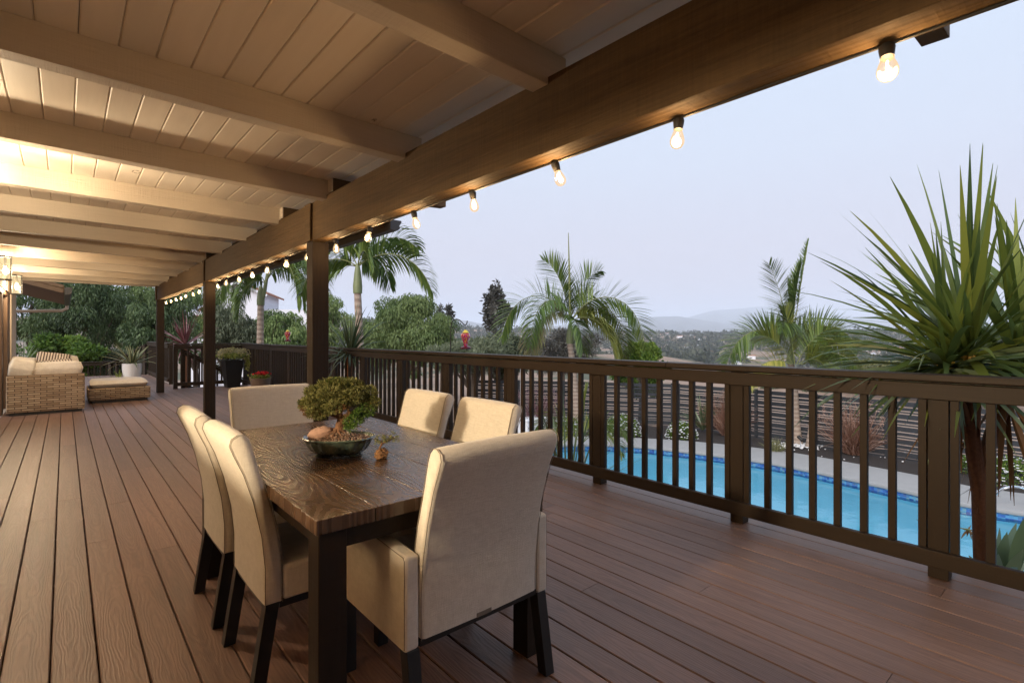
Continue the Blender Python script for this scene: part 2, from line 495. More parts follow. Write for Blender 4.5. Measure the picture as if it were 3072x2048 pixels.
M['white_pot'] = plain('white_ceramic', (0.70, 0.66, 0.62), 0.35, 0.03)
M['black_pot'] = plain('black_planter', (0.012, 0.011, 0.011), 0.35)
M['brown_pot'] = plain('plastic_flower_pot', (0.17, 0.115, 0.08), 0.45)
t = NT('green_glaze')
n = t.noise(t.coord(), 22, 5); n2 = t.noise(t.coord(), 70, 3)
c = t.ramp(n, [(0.3, (0.030, 0.052, 0.050)), (0.55, (0.075, 0.098, 0.072)), (0.8, (0.17, 0.17, 0.12))])
t.bsdf(c, t.math('ADD', 0.18, t.math('MULTIPLY', n2, 0.15)), None, 0.6, Coat_Weight=0.4); M['glaze'] = t.m
M['soil'] = plain('potting_soil', (0.075, 0.042, 0.025), 0.95, 0.5, 60, bump=0.8)
t = NT('pumice_gravel'); r = t.attr()
t.bsdf(t.ramp(r, [(0.0, (0.09, 0.035, 0.02)), (0.35, (0.19, 0.10, 0.062)), (0.7, (0.30, 0.205, 0.15)), (1.0, (0.50, 0.42, 0.34))]), 0.9); M['gravel'] = t.m
M['pink_rock'] = plain('pink_rock', (0.36, 0.22, 0.165), 0.95, 0.45, 40, bump=1.0)
M['bonsai_bark'] = plain('bonsai_bark', (0.17, 0.085, 0.045), 0.9, 0.55, 60, bump=0.9)
M['driftwood'] = plain('driftwood', (0.24, 0.12, 0.05), 0.8, 0.6, 45, bump=1.0)

def leaf(name, stops, rough=0.55, trans=0.32, spec=0.3):
    t = NT(name); r = t.attr()
    oi = t.n.new('ShaderNodeObjectInfo')
    c = t.ramp(r, stops)
    hs = t.node('ShaderNodeHueSaturation'); t.link(c, hs.inputs['Color'])
    t.link(t.math('ADD', 0.85, t.math('MULTIPLY', oi.outputs['Random'], 0.3)), hs.inputs['Value'])
    b = t.n.new('ShaderNodeBsdfPrincipled'); t.link(hs.outputs[0], b.inputs['Base Color'])
    b.inputs['Roughness'].default_value = rough; b.inputs['Specular IOR Level'].default_value = spec
    tl = t.n.new('ShaderNodeBsdfTranslucent'); t.link(hs.outputs[0], tl.inputs[0])
    mx = t.node('ShaderNodeMixShader', Fac=trans); t.link(b.outputs[0], mx.inputs[1]); t.link(tl.outputs[0], mx.inputs[2])
    t.link(mx.outputs[0], t.out.inputs[0]); return t.m
G = lambda *a: [(i / (len(a) - 1), c) for i, c in enumerate(a)]
M['pepper'] = leaf('pepper_tree_leaves', G((0.042, 0.068, 0.022), (0.115, 0.170, 0.055), (0.21, 0.27, 0.095)))
M['pepper_dark'] = leaf('dark_pepper_leaves', G((0.032, 0.054, 0.022), (0.085, 0.132, 0.052), (0.16, 0.215, 0.082)))
M['olive'] = leaf('grey_green_leaves', G((0.044, 0.056, 0.032), (0.105, 0.125, 0.072), (0.19, 0.21, 0.13)))
M['greybush'] = leaf('grey_bush_leaves', G((0.034, 0.032, 0.028), (0.075, 0.072, 0.062), (0.135, 0.13, 0.11)))
M['bright'] = leaf('bright_green_leaves', G((0.035, 0.075, 0.012), (0.10, 0.17, 0.025), (0.24, 0.32, 0.055)))
M['yellowgreen'] = leaf('dry_yellow_green_leaves', G((0.075, 0.080, 0.035), (0.19, 0.19, 0.085), (0.33, 0.31, 0.15)))
M['bonsai'] = leaf('juniper_foliage', G((0.055, 0.066, 0.018), (0.17, 0.175, 0.050), (0.32, 0.30, 0.115)), 0.6, 0.15)
M['bonsai_rust'] = leaf('rusty_juniper_foliage', G((0.08, 0.035, 0.015), (0.20, 0.10, 0.045), (0.26, 0.17, 0.07)), 0.6, 0.15)
M['bonsai_green'] = leaf('green_juniper_foliage', G((0.032, 0.075, 0.014), (0.10, 0.19, 0.032), (0.19, 0.30, 0.06)), 0.6, 0.15)
M['palm'] = leaf('palm_leaflets', G((0.040, 0.072, 0.018), (0.100, 0.155, 0.034), (0.21, 0.265, 0.060)), 0.42, 0.3, 0.45)
M['palm_yellow'] = leaf('yellow_palm_leaflets', G((0.085, 0.10, 0.018), (0.19, 0.21, 0.04), (0.34, 0.30, 0.075)), 0.42, 0.3, 0.45)
M['palm_dry'] = leaf('faded_palm_leaflets', G((0.12, 0.095, 0.05), (0.18, 0.16, 0.075), (0.16, 0.19, 0.06)), 0.5, 0.3)
M['rachis'] = plain('palm_rachis', (0.16, 0.17, 0.06), 0.5)
M['crownshaft'] = plain('palm_crownshaft', (0.15, 0.17, 0.075), 0.5, 0.25, 5)
t = NT('palm_trunk')
w = t.node('ShaderNodeTexWave', Scale=2.2, Distortion=1.5, Detail=2.0, _bands_direction='Z'); t.link(t.coord(), w.inputs['Vector'])
c = t.mix(t.math('ADD', t.math('MULTIPLY', w.outputs['Fac'], 0.5), t.math('MULTIPLY', t.noise(t.coord(), 12, 4), 0.5)), (0.20, 0.135, 0.10), (0.40, 0.32, 0.255))
t.bsdf(c, 0.85, t.bump(w.outputs['Fac'], 0.4, 0.02)); M['palm_trunk'] = t.m
M['yucca'] = leaf('sword_leaves', G((0.030, 0.058, 0.022), (0.095, 0.135, 0.028), (0.20, 0.225, 0.040)), 0.38, 0.35, 0.5)
M['yucca_pale'] = leaf('pale_sword_leaves', G((0.045, 0.080, 0.035), (0.115, 0.155, 0.075), (0.23, 0.27, 0.15)), 0.4, 0.2, 0.45)
M['dead_leaf'] = leaf('dead_hanging_leaves', G((0.07, 0.035, 0.014), (0.17, 0.08, 0.03), (0.24, 0.14, 0.06)), 0.7, 0.2)
M['yellow_sheath'] = plain('yellow_leaf_base', (0.42, 0.25, 0.03), 0.5, 0.4, 30)
M['shaggy'] = plain('shaggy_red_trunk', (0.16, 0.065, 0.03), 0.95, 0.6, 50, bump=1.0)
M['cordyline'] = leaf('wine_red_leaves', G((0.06, 0.018, 0.020), (0.14, 0.045, 0.045), (0.30, 0.19, 0.20)), 0.45, 0.15, 0.5)
t = NT('variegated_agave'); sx = t.attr()
c = t.ramp(sx, [(0.0, (0.36, 0.33, 0.17)), (0.22, (0.30, 0.29, 0.14)), (0.34, (0.062, 0.085, 0.035)), (0.9, (0.085, 0.11, 0.05))])
t.bsdf(c, 0.45, None, 0.4); M['agave'] = t.m
M['hydrangea'] = leaf('pale_flower_heads', G((0.22, 0.22, 0.07), (0.42, 0.38, 0.20), (0.60, 0.54, 0.38)), 0.8, 0.2)
M['lime_leaf'] = leaf('lime_leaves', G((0.10, 0.13, 0.02), (0.22, 0.25, 0.05), (0.33, 0.35, 0.10)))
M['red_petal'] = leaf('red_petals', G((0.30, 0.005, 0.008), (0.55, 0.015, 0.02), (0.70, 0.03, 0.04)), 0.6, 0.2)
M['white_petal'] = leaf('white_petals', G((0.55, 0.55, 0.58), (0.78, 0.78, 0.80), (0.85, 0.85, 0.86)), 0.6, 0.2)
M['fountain'] = leaf('red_fountain_grass', G((0.13, 0.060, 0.040), (0.26, 0.13, 0.085), (0.42, 0.27, 0.20)), 0.7, 0.2)
M['bark'] = plain('tree_bark', (0.085, 0.062, 0.045), 0.95, 0.4, 14, bump=0.8)
M['fence'] = rough_sawn('black_stained_slats', (0.020, 0.022, 0.025), (0.045, 0.047, 0.052), 'y', 0.55, 0.2)
M['mulch'] = plain('dark_mulch', (0.028, 0.021, 0.018), 0.95, 0.6, 30, bump=1.0)
M['coping'] = plain('grey_concrete_coping', (0.27, 0.265, 0.26), 0.7, 0.10, 3, bump=0.15)
t = NT('pool_plaster'); t.bsdf(t.mix(t.noise(t.coord(), 1.5, 3), (0.40, 0.72, 0.86), (0.47, 0.78, 0.90)), 0.5); M['plaster'] = t.m
t = NT('pool_tiles')
vo = t.n.new('ShaderNodeTexVoronoi'); vo.distance = 'CHEBYCHEV'; vo.inputs['Randomness'].default_value = 0.0; vo.inputs['Scale'].default_value = 17.0
t.link(t.coord(), vo.inputs['Vector'])
wnz = t.n.new('ShaderNodeTexWhiteNoise'); t.link(vo.outputs['Position'], wnz.inputs['Vector'])
t.bsdf(t.ramp(wnz.outputs['Value'], [(0.0, (0.03, 0.07, 0.26)), (0.35, (0.05, 0.14, 0.38)), (0.6, (0.10, 0.30, 0.46)), (0.8, (0.06, 0.10, 0.26)), (1.0, (0.16, 0.32, 0.36))]), 0.15, None, 0.6)
M['tiles'] = t.m
t = NT('pool_water'); co = t.coord()
nb = t.bump(t.noise(co, 1.9, 4), 0.22, 0.06)
gl = t.node('ShaderNodeBsdfGlossy', Roughness=0.02); t.link(nb, gl.inputs['Normal'])
tr = t.n.new('ShaderNodeBsdfTransparent'); tr.inputs[0].default_value = (0.66, 0.93, 1.0, 1)
fr = t.node('ShaderNodeFresnel', IOR=1.33); t.link(nb, fr.inputs['Normal'])
mx = t.n.new('ShaderNodeMixShader'); t.link(fr.outputs[0], mx.inputs[0]); t.link(tr.outputs[0], mx.inputs[1]); t.link(gl.outputs[0], mx.inputs[2]); t.link(mx.outputs[0], t.out.inputs[0])
M['water'] = t.m
M['chrome'] = plain('polished_steel', (0.75, 0.75, 0.76), 0.12, 0.02, Metallic=1.0)
M['white_plastic'] = plain('white_plastic', (0.72, 0.72, 0.73), 0.4, 0.03)
M['grey_plastic'] = plain('grey_plastic', (0.32, 0.34, 0.37), 0.5, 0.05)
M['pebble'] = plain('white_pebbles', (0.66, 0.65, 0.64), 0.8, 0.15, 40)
M['white_wall'] = plain('white_house_wall', (0.66, 0.66, 0.70), 0.85, 0.05)
M['louver'] = plain('grey_louvre', (0.42, 0.44, 0.50), 0.7)
M['tile_roof'] = plain('red_tile_roof', (0.30, 0.13, 0.075), 0.8, 0.4, 30)
M['pale_wall'] = plain('pale_hillside_walls', (0.62, 0.57, 0.50), 0.8, 0.1)
M['dark_window'] = plain('dark_window', (0.03, 0.035, 0.045), 0.2)
# hillside: dry grass with scrub
t = NT('dry_hillside'); co = t.coord()
n1 = t.noise(co, 0.011, 7, 0.62); n2 = t.noise(co, 0.055, 6, 0.65); n3 = t.noise(co, 0.4, 4)
c = t.mix(n2, (0.20, 0.13, 0.095), (0.30, 0.215, 0.155))
veg = t.ramp(t.math('ADD', t.math('MULTIPLY', n1, 0.7), t.math('MULTIPLY', n2, 0.3)), [(0.49, (0, 0, 0)), (0.56, (1, 1, 1))])
c = t.mix(veg, c, t.mix(n3, (0.035, 0.042, 0.022), (0.095, 0.098, 0.055)))
t.bsdf(c, 0.95); M['hill'] = t.m
M['scrub'] = leaf('valley_scrub', G((0.022, 0.028, 0.018), (0.052, 0.062, 0.038), (0.10, 0.105, 0.066)))
M['mountain'] = plain('mountain_scrub', (0.085, 0.085, 0.08), 0.95, 0.4, 0.002)
M['lot'] = plain('garden_earth', (0.075, 0.060, 0.043), 0.95, 0.5, 3, bump=0.6)
t = NT('feeder_glass'); vo = t.n.new('ShaderNodeTexVoronoi'); vo.inputs['Scale'].default_value = 70.0; t.link(t.coord(), vo.inputs['Vector'])
sp = t.n.new('ShaderNodeSeparateColor'); t.link(vo.outputs['Color'], sp.inputs[0])
c = t.ramp(sp.outputs[0], [(0.0, (0.55, 0.02, 0.05)), (0.3, (0.75, 0.06, 0.12)), (0.5, (0.30, 0.06, 0.40)), (0.7, (0.85, 0.45, 0.08)), (1.0, (0.85, 0.20, 0.30))])
b = t.bsdf(c, 0.1, None, 0.5); b.inputs['Transmission Weight'].default_value = 0.35; b.inputs['IOR'].default_value = 1.2
M['feeder'] = t.m
M['feeder_yellow'] = plain('yellow_glass_cap', (0.70, 0.55, 0.08), 0.15)
M['feeder_base'] = plain('dark_red_feeder_base', (0.10, 0.008, 0.02), 0.25)

# ================================================================== DECK
rng = random.Random(7)
PITCH, X0 = 0.1455, -0.0425
def board_of(x): return int(math.floor((x - X0) / PITCH))
joints = {}
for u0, v0, u1, v1 in ((258.7, 1630.9, 340, 1614.6), (173, 1502, 239, 1494), (326, 1512, 384, 1503), (2825, 1784, 2842, 1754), (2103.5, 1772, 2137, 1751), (1750.5, 1770, 1788.6, 1749.5), (2663, 2040, 2680, 2014)):
    pts = []
    for u, v in ((u0, v0), (u1, v1)):
        d = CAM_Z * 1546 / (v - 1005); pts.append(at(u, v, d))
    m_ = (pts[0] + pts[1]) / 2
    joints.setdefault(board_of(m_[0]), []).append(float(m_[1]))
deck = MB()
k0, k1 = board_of(-0.74), board_of(3.80)
for k in range(k0, k1 + 1):
    xa = X0 + k * PITCH + 0.0025; xb = xa + PITCH - 0.005
    yend = 21.2 if xb < 2.15 else 14.97
    cuts = sorted(joints.get(k, []))
    ys = [-7.4]
    if cuts:
        ys += [cuts[0] - 4.88] + cuts
    y = max(ys) + rng.uniform(2.4, 4.9) if cuts else -7.4 + rng.uniform(0.6, 4.6)
    while y < yend - 0.8:
        ys.append(y); y += rng.choice((3.66, 4.88, 4.88, 2.44))
    ys.append(yend)
    prof = [(xa, -0.025), (xa, -0.004), (xa + 0.0035, 0.0), (xb - 0.0035, 0.0), (xb, -0.004), (xb, -0.025)]
    for a, b in zip(ys[:-1], ys[1:]):
        deck.prism(prof, 'y', a + 0.0012, b - 0.0012, rng.random())
deck_o = deck.build('deck', M['deck'])
tag(deck_o, 'long terrace of reddish brown composite boards', None, None, 'structure')
fr = MB()
for y in np.arange(-7.3, 21.0, 0.406):
    fr.box((-0.78, y, -0.24), (3.80 if y < 14.9 else 2.1, y + 0.04, -0.027))
fr.box((-0.78, -7.4, -0.30), (3.80, 14.95, -0.245)); fr.box((-0.78, 14.95, -0.30), (2.1, 21.2, -0.245))
fr.box((3.80, -7.4, -0.30), (3.84, 15.0, -0.03)); fr.box((2.1, 14.97, -0.30), (2.14, 21.2, -0.03))
tag(fr.build('deck_framing', M['deck_under'], deck_o), None)

# ================================================================== PATIO ROOF
RAFT = [-5.5, -4.3, -3.1, -1.9, -0.7, 0.41 + 0.09, 1.586, 2.825, 4.085, 5.31, 6.50, 7.70, 8.90, 10.10, 11.30, 12.50, 13.70]
roof = thing('patio_roof', (0, 0, 0), 'long covered patio roof with beige rafters and board ceiling on dark brown beam and posts', 'patio roof')
def zc(x): return 2.548 + 0.0155 * (1.585 - x)     # underside of ceiling boards
def zr(x): return 2.398 + 0.0155 * (1.585 - x)     # underside of rafters
cb = MB(); x = -0.0907 - 0.135 * 6
while x < 2.44:
    a, b = x + 0.001, min(x + 0.134, 2.45)
    g = 0.0055
    prof = [(a, zc(a) + g), (a + g, zc(a + g)), (b - g, zc(b - g)), (b, zc(b) + g), (b, zc(b) + 0.022), (a, zc(a) + 0.022)]
    cb.prism(prof, 'y', -6.6, 14.36, rng.random())
    x += 0.135
cb.build('ceiling_boards', M['ceiling'], roof)
rd = MB()
rd.prism([(-0.9, zc(-0.9) + 0.024), (2.45, zc(2.45) + 0.024), (2.45, zc(2.45) + 0.09), (-0.9, zc(-0.9) + 0.14)], 'y', -6.7, 5.05)
rd.prism([(-0.9, zc(-0.9) + 0.024), (2.66, zc(2.66) + 0.024), (2.66, zc(2.66) + 0.09), (-0.9, zc(-0.9) + 0.14)], 'y', 5.055, 14.4)
rd.build('roof_deck', M['dark_metal'], roof)
rmesh = MB()
xa, xb = -0.75, 1.70
rmesh.add([(xa, 0, zr(xa)), (xb, 0, zr(xb)), (xb, 0.10, zr(xb)), (xa, 0.10, zr(xa)), (xa, 0, zc(xa) + 0.002), (xb, 0, zc(xb) + 0.002), (xb, 0.10, zc(xb) + 0.002), (xa, 0.10, zc(xa) + 0.002)],
          [(0,3,2,1),(4,5,6,7),(0,1,5,4),(1,2,6,5),(2,3,7,6),(3,0,4,7)])
r0 = rmesh.build('rafter', M['beige_x'], roof, bevel=0.004)
for i, y in enumerate(RAFT):
    o = r0 if i == 0 else r0.copy()
    if i: C.objects.link(o)
    o.location.y = y; o.parent = roof
tl = MB(); tl.prism([(1.60, zr(1.6) + 0.045), (1.76, zr(1.7) + 0.045), (2.66, 2.492), (2.66, 2.552), (1.60, zc(1.6) + 0.001)], 'y', -0.095, -0.004)
t0 = tl.build('rafter_tail', M['paint_x'], roof, bevel=0.003)
te = MB(); te.box((1.592, -0.094, zr(1.6) + 0.046), (1.599, -0.005, zc(1.6) - 0.001)); te0 = te.build('end_cap', M['beige_x'], t0)
for i, k in enumerate((5, 8, 9, 12, 15)):
    if i == 0: t0.location.y = RAFT[k]
    else:
        o = t0.copy(); C.objects.link(o); o.location.y = RAFT[k]; o.parent = roof
        q = te0.copy(); C.objects.link(q); q.parent = o
bmh = MB(); bmh.box((1.585, -6.6, 2.108), (1.725, 14.27, 2.432)); bmh.build('beam', M['paint_y'], roof, bevel=0.006, seg=3)
gt = MB()
gt.prism([(2.66, 2.45), (2.75, 2.45), (2.775, 2.475), (2.765, 2.50), (2.79, 2.54), (2.79, 2.56), (2.66, 2.56)], 'y', 5.06, 14.45)
gt.build('gutter', M['dark_metal'], roof)
sf = MB(); sf.prism([(1.73, zc(1.73) - 0.012), (2.655, zc(2.655) - 0.012), (2.655, zc(2.655) - 0.002), (1.73, zc(1.73) - 0.002)], 'y', 5.40, 14.36)
sf.build('soffit', M['deck_under'], roof)
pm = MB(); pm.box((1.585, 0, 0.0), (1.725, 0.142, 2.107))
p0 = pm.build('post', M['post'], roof, bevel=0.005)
cm = MB(); cm.add([(1.563, 0.002, 2.107), (1.5845, 0.002, 2.107), (1.5845, 0.115, 2.107), (1.563, 0.115, 2.107), (1.563, -0.004, 2.425), (1.5845, -0.004, 2.425), (1.5845, 0.135, 2.425), (1.563, 0.135, 2.425)],
                  [(0,3,2,1),(4,5,6,7),(0,1,5,4),(1,2,6,5),(2,3,7,6),(3,0,4,7)])
c0 = cm.build('cleat', M['paint_y'], p0, bevel=0.003)
for i, y in enumerate((4.398, 8.811, 14.094, -0.3, -5.0)):
    if i == 0: p0.location.y = y
    else:
        o = p0.copy(); C.objects.link(o); o.location.y = y; o.parent = roof
        q = c0.copy(); C.objects.link(q); q.parent = o
fs = MB(); fs.box((-0.75, 14.29, zr(0) - 0.01), (1.58, 14.33, zc(0) + 0.02)); fs.build('end_fascia', M['beige_x'], roof)

# ================================================================== HOUSE (mostly out of frame, on the left)
house = thing('house', (0, 0, 0), 'tan house wall with brown glass door beside the wicker sofa', 'house')
WX = -0.75
hw = MB()
WY0, WY1, WZ0, WZ1 = -1.3, 2.22, 1.20, 1.93
for y0, y1, z0, z1 in ((-7.4, WY0, 0, 2.62), (WY0, WY1, 0, WZ0), (WY0, WY1, WZ1, 2.62), (WY1, 10.6, 0, 2.62), (10.6, 13.4, 2.08, 2.62)):
    hw.box((WX - 0.14, y0, z0), (WX, y1, z1))
hw.box((WX, -7.4, 0.0), (1.7, -7.28, 2.62))  # unseen end wall, added to block sky light from behind the camera
hw.build('wall', M['stucco'], house)
tr = MB(); tr.box((WX - 0.14, 13.4, -0.3), (WX + 0.004, 14.68, 2.62)); tr.build('corner_trim', M['beige_trim'], house)
df = MB()
for y0, y1 in ((10.602, 10.75), (11.72, 11.95), (12.83, 13.398)):
    df.box((WX - 0.10, y0, 0.0), (WX - 0.015, y1, 2.0))
df.box((WX - 0.10, 10.602, 2.0), (WX - 0.015, 13.398, 2.078))
d_o = df.build('sliding_door', M['brown_trim'], house, bevel=0.004)
dg = MB(); dg.box((WX - 0.07, 10.75, 0.0), (WX - 0.06, 11.72, 2.0)); dg.box((WX - 0.07, 11.95, 0.0), (WX - 0.06, 12.83, 2.0)); dg.build('pane', M['glass'], d_o)
wf = MB()
for (y0, y1, z0, z1) in ((WY0, WY1, WZ0, WZ0 + 0.03), (WY0, WY1, WZ1 - 0.04, WZ1), (WY0, WY0 + 0.04, WZ0 + 0.03, WZ1 - 0.04), (WY1 - 0.04, WY1, WZ0 + 0.03, WZ1 - 0.04)):
    wf.box((WX - 0.09, y0, z0), (WX - 0.01, y1, z1))
wf.build('window_frame', M['brown_trim'], house)
rm = MB()
rm.box((-4.4, -3.2, -0.05), (WX - 0.145, 4.5, 0.0)); rm.box((-4.4, -3.2, 2.5), (WX - 0.145, 4.5, 2.6))
rm.box((-4.5, -3.2, -0.05), (-4.405, 4.5, 2.6)); rm.box((-4.4, -3.3, 0.0), (WX - 0.145, -3.205, 2.5)); rm.box((-4.4, 4.505, 0.0), (WX - 0.145, 4.6, 2.5))
rm.build('room', M['stucco'], house)
# eave of the far wing, with gutter and downpipe
ev = MB()
ev.add([(-2.6, 15.0, 2.98), (0.0, 15.0, 2.235), (0.0, 20.8, 2.235), (-2.6, 20.8, 2.98), (-2.6, 15.0, 3.16), (0.0, 15.0, 2.40), (0.0, 20.8, 2.40), (-2.6, 20.8, 3.16)],
       [(0,3,2,1),(4,5,6,7),(0,1,5,4),(1,2,6,5),(2,3,7,6),(3,0,4,7)])
ev_o = ev.build('far_eave', M['eave_wood'], house)
rk = MB(); rk.beam((-2.6, 14.985, 3.125), (-0.02, 14.985, 2.375), 0.03, 0.07); rk.beam((-2.6, 14.97, 3.02), (-0.02, 14.97, 2.275), 0.02, 0.09)
rk.build('rake_board', M['eave_wood'], ev_o)
gg = MB(); gg.prism([(0.004, 2.20), (0.10, 2.20), (0.13, 2.26), (0.13, 2.36), (0.004, 2.36)], 'y', 14.95, 20.9); gg.build('gutter', M['dark_metal'], house)
dp = MB(); dp.tube([(0.06, 20.7, 2.22), (0.06, 20.7, 2.12), (-0.05, 20.7, 2.05), (-1.9, 20.7, 1.96)], 0.045, 8); dp.build('downpipe', M['beige_trim'], house, smooth=True)

def point_light(name, loc, watts, col, rad, parent=None):
    l = bpy.data.lights.new(name, 'POINT'); l.energy = watts; l.color = col; l.shadow_soft_size = rad
    o = bpy.data.objects.new(name, l); C.objects.link(o); o.location = tuple(map(float, loc))
    if parent is not None: o.parent = parent
    return o
WARM = (1.0, 0.79, 0.52)
# pendant lamp inside the lit window
pend = thing('pendant_lamp', (-2.2, 1.3, 1.93), 'warm round pendant lamp lit inside the house window', 'lamp')
b = MB(); b.lathe([(0.001, -0.10), (0.06, -0.085), (0.10, -0.03), (0.10, 0.03), (0.06, 0.085), (0.001, 0.10)], 16); b.build('globe', M['lamp_core'], pend, smooth=True)
b = MB(); b.tube([(0, 0, 0.10), (0, 0, 0.57)], 0.006, 6); b.build('cord', M['black_iron'], pend)
L_ROOM = point_light('pendant_light', (0, 0, -0.16), 300, WARM, 0.10, pend)
bpy.data.objects['globe'].visible_shadow = True

# wall lanterns
def lantern(loc):
    t_ = thing('wall_lantern', loc, '', 'wall lantern', 'lanterns along the house wall')
    f = MB(); w = 0.062
    for sx in (-1, 1):
        for sy in (-1, 1): f.box((sx*w - 0.005, sy*w - 0.005, -0.15), (sx*w + 0.005, sy*w + 0.005, 0.15))
    f.box((-w - 0.008, -w - 0.008, 0.15), (w + 0.008, w + 0.008, 0.165)); f.box((-w - 0.008, -w - 0.008, -0.165), (w + 0.008, w + 0.008, -0.15))
    f.build('frame', M['black_iron'], t_)
    a = MB(); a.box((-0.13, -0.04, -0.02), (-0.118, 0.04, 0.14)); a.box((-0.118, -0.012, 0.165), (0.0, 0.012, 0.18)); a.box((-0.118, -0.012, 0.06), (-0.10, 0.012, 0.18)); a.build('bracket', M['black_iron'], t_)
    g = MB()
    for sx, sy in ((-1,0),(1,0),(0,-1),(0,1)):
        if sx: g.box((sx*w - 0.0015, -w + 0.006, -0.149), (sx*w + 0.0015, w - 0.006, 0.149))
        else: g.box((-w + 0.006, sy*w - 0.0015, -0.149), (w - 0.006, sy*w + 0.0015, 0.149))
    g.build('pane', M['lantern_glass'], t_)
    c = MB(); c.lathe([(0.001, -0.085), (0.012, -0.08), (0.019, -0.05), (0.016, 0.0), (0.012, 0.03), (0.001, 0.032)], 12); c.build('bulb', M['lamp_core'], t_, smooth=True)
    s = MB(); s.lathe([(0.016, 0.028), (0.016, 0.149)], 10); s.build('socket', M['black_iron'], t_)
    return t_
lan = lantern((-0.62, 4.65, 2.16)); lan['label'] = 'wall lantern over the bare deck, the one nearest the dining table'
lan2 = copy_thing(lan, (-0.62, 9.99, 2.235), 0, 'topmost glowing lantern on the house wall, cut by the left edge of the photo')
lan3 = copy_thing(lan, (-0.62, 12.30, 2.175), 0, 'glowing wall lantern just above the sofa end, next to the eave')
L_LAN = []
for l_, w_ in ((lan, 180), (lan2, 120), (lan3, 80)):
    L_LAN.append(point_light('lantern_light', (0.0, 0, -0.03), w_, WARM, 0.045, l_))

# ================================================================== STRING LIGHTS
sl = thing('string_lights', (0, 0, 0), 'string of clear teardrop bulbs hung along the underside of the dark beam', 'string lights')
cord = MB(); ys = [0.392 + 0.6325 * k for k in range(22)]
pts = []
for y in ys:
    pts += [(1.70, y, 2.1025), (1.69, y + 0.316, 2.1025)]
cord.tube([(1.69, -0.3, 2.1025)] + pts[:-1], 0.004, 6); cord.build('cord', M['black_iron'], sl)
bp = MB(); bp.lathe([(0.001, 0.004), (0.018, 0.002), (0.020, -0.006), (0.018, -0.022), (0.0155, -0.034), (0.017, -0.036), (0.001, -0.037)], 14)
gl = MB(); gl.lathe([(0.0135, -0.036), (0.0165, -0.045), (0.0225, -0.062), (0.0260, -0.077), (0.0245, -0.090), (0.0175, -0.101), (0.008, -0.106), (0.001, -0.107)], 18)
fl = MB()
for a in (-0.008, 0.008):
    fl.tube([(a * 0.5, 0, -0.050), (a, 0.002, -0.060), (a, -0.002, -0.084), (a * 0.4, 0, -0.090)], 0.0024, 5)
tilt = random.Random(3); L_STR = []
first = None
for k, y in enumerate(ys):
    if first is None:
        s_ = bp.build('bulb', M['black_iron'], sl, smooth=True); g_ = gl.build('glass', M['bulb'], s_, smooth=True); f_ = fl.build('filament', M['filament'], s_, smooth=True)
        first = (s_, g_, f_)
    else:
        s_ = first[0].copy(); C.objects.link(s_); s_.parent = sl
        off_ = (k == 7)
        for src in first[1:]:
            q = src.copy(); C.objects.link(q); q.parent = s_
    s_.location = (1.70, y, 2.098)
    s_.rotation_euler = (tilt.uniform(-0.34, 0.34), tilt.uniform(-0.2, 0.2), tilt.uniform(0, 6))
    if y > -1:
        L_STR.append(point_light('bulb_light', (1.70, y, 2.098 - 0.072), 2.2, (1.0, 0.62, 0.28), 0.02, sl))
first[0].rotation_euler = (0.0, 0.28, 0.3)

# ================================================================== RAILINGS
def rail_kit(rail, horizontal):
    """materials for a run along Y or X"""
    return (M['rail_y'], M['rail_z']) if horizontal == 'y' else (M['rail_x'], M['rail_z'])
rail = thing('deck_railing', (3.549, 0, 0), 'long dark brown railing with square balusters between the deck and the pool', 'railing')
def bar(name, a, b, mat, par, bev=0.004):
    m_ = MB(); m_.box(a, b); return m_.build(name, mat, par, bevel=bev)
Y0, Y1 = -7.3, 14.95
caps = [(-7.3, 2.22), (2.222, 5.41), (5.412, 9.0), (9.002, 14.985)]
for a, b_ in caps: bar('cap', (-0.055, a, 1.062), (0.088, b_, 1.10), M['rail_y'], rail, 0.006)
bar('top_rail', (-0.040, Y0, 0.965), (-0.002, 14.88, 1.052), M['rail_y'], rail)
bar('bottom_rail', (-0.040, Y0, 0.068), (-0.002, 14.88, 0.157), M['rail_y'], rail)
bar('spacer', (0.0, Y0, 1.053), (0.05, 14.88, 1.0615), M['rail_y'], rail, 0)
posts = [-1.75, -0.53, 0.590, 1.692, 2.946, 4.135, 5.346, 6.50, 7.70, 8.86, 10.05, 11.26, 12.48, 13.74, 14.84]
pmx = MB(); pmx.box((0.0, -0.0445, 0.0), (0.089, 0.0445, 1.052)); pp = pmx.build('post', M['rail_z'], rail, bevel=0.003)
for i, y in enumerate(posts):
    o = pp if i == 0 else pp.copy()
    if i: C.objects.link(o); o.parent = rail
    o.location.y = y
bmx = MB(); bmx.box((0.0, -0.0185, 0.075), (0.037, 0.0185, 1.045)); bb = bmx.build('baluster', M['rail_z'], rail, bevel=0.002)
bys = []
for a, b_ in zip(posts[:-1], posts[1:]):
    lo, hi = a + 0.0445 + 0.0235, b_ - 0.0445 - 0.0235
    n = max(2, int(round((hi - lo) / 0.1395)))
    bys += [lo + (hi - lo) * i / n for i in range(n + 1)]
bys = [y for y in bys if y > -0.3]
first_b = True; far_b = MB()
for y in bys[:100]:
    o = bb if first_b else bb.copy()
    if not first_b: C.objects.link(o); o.parent = rail
    o.location.y = y; first_b = False
for y in bys[100:]: far_b.box((0.0, y - 0.0185, 0.075), (0.037, y + 0.0185, 1.045))
if far_b.v: tag(far_b.build('far_balusters', M['rail_z'], rail), kind='stuff')

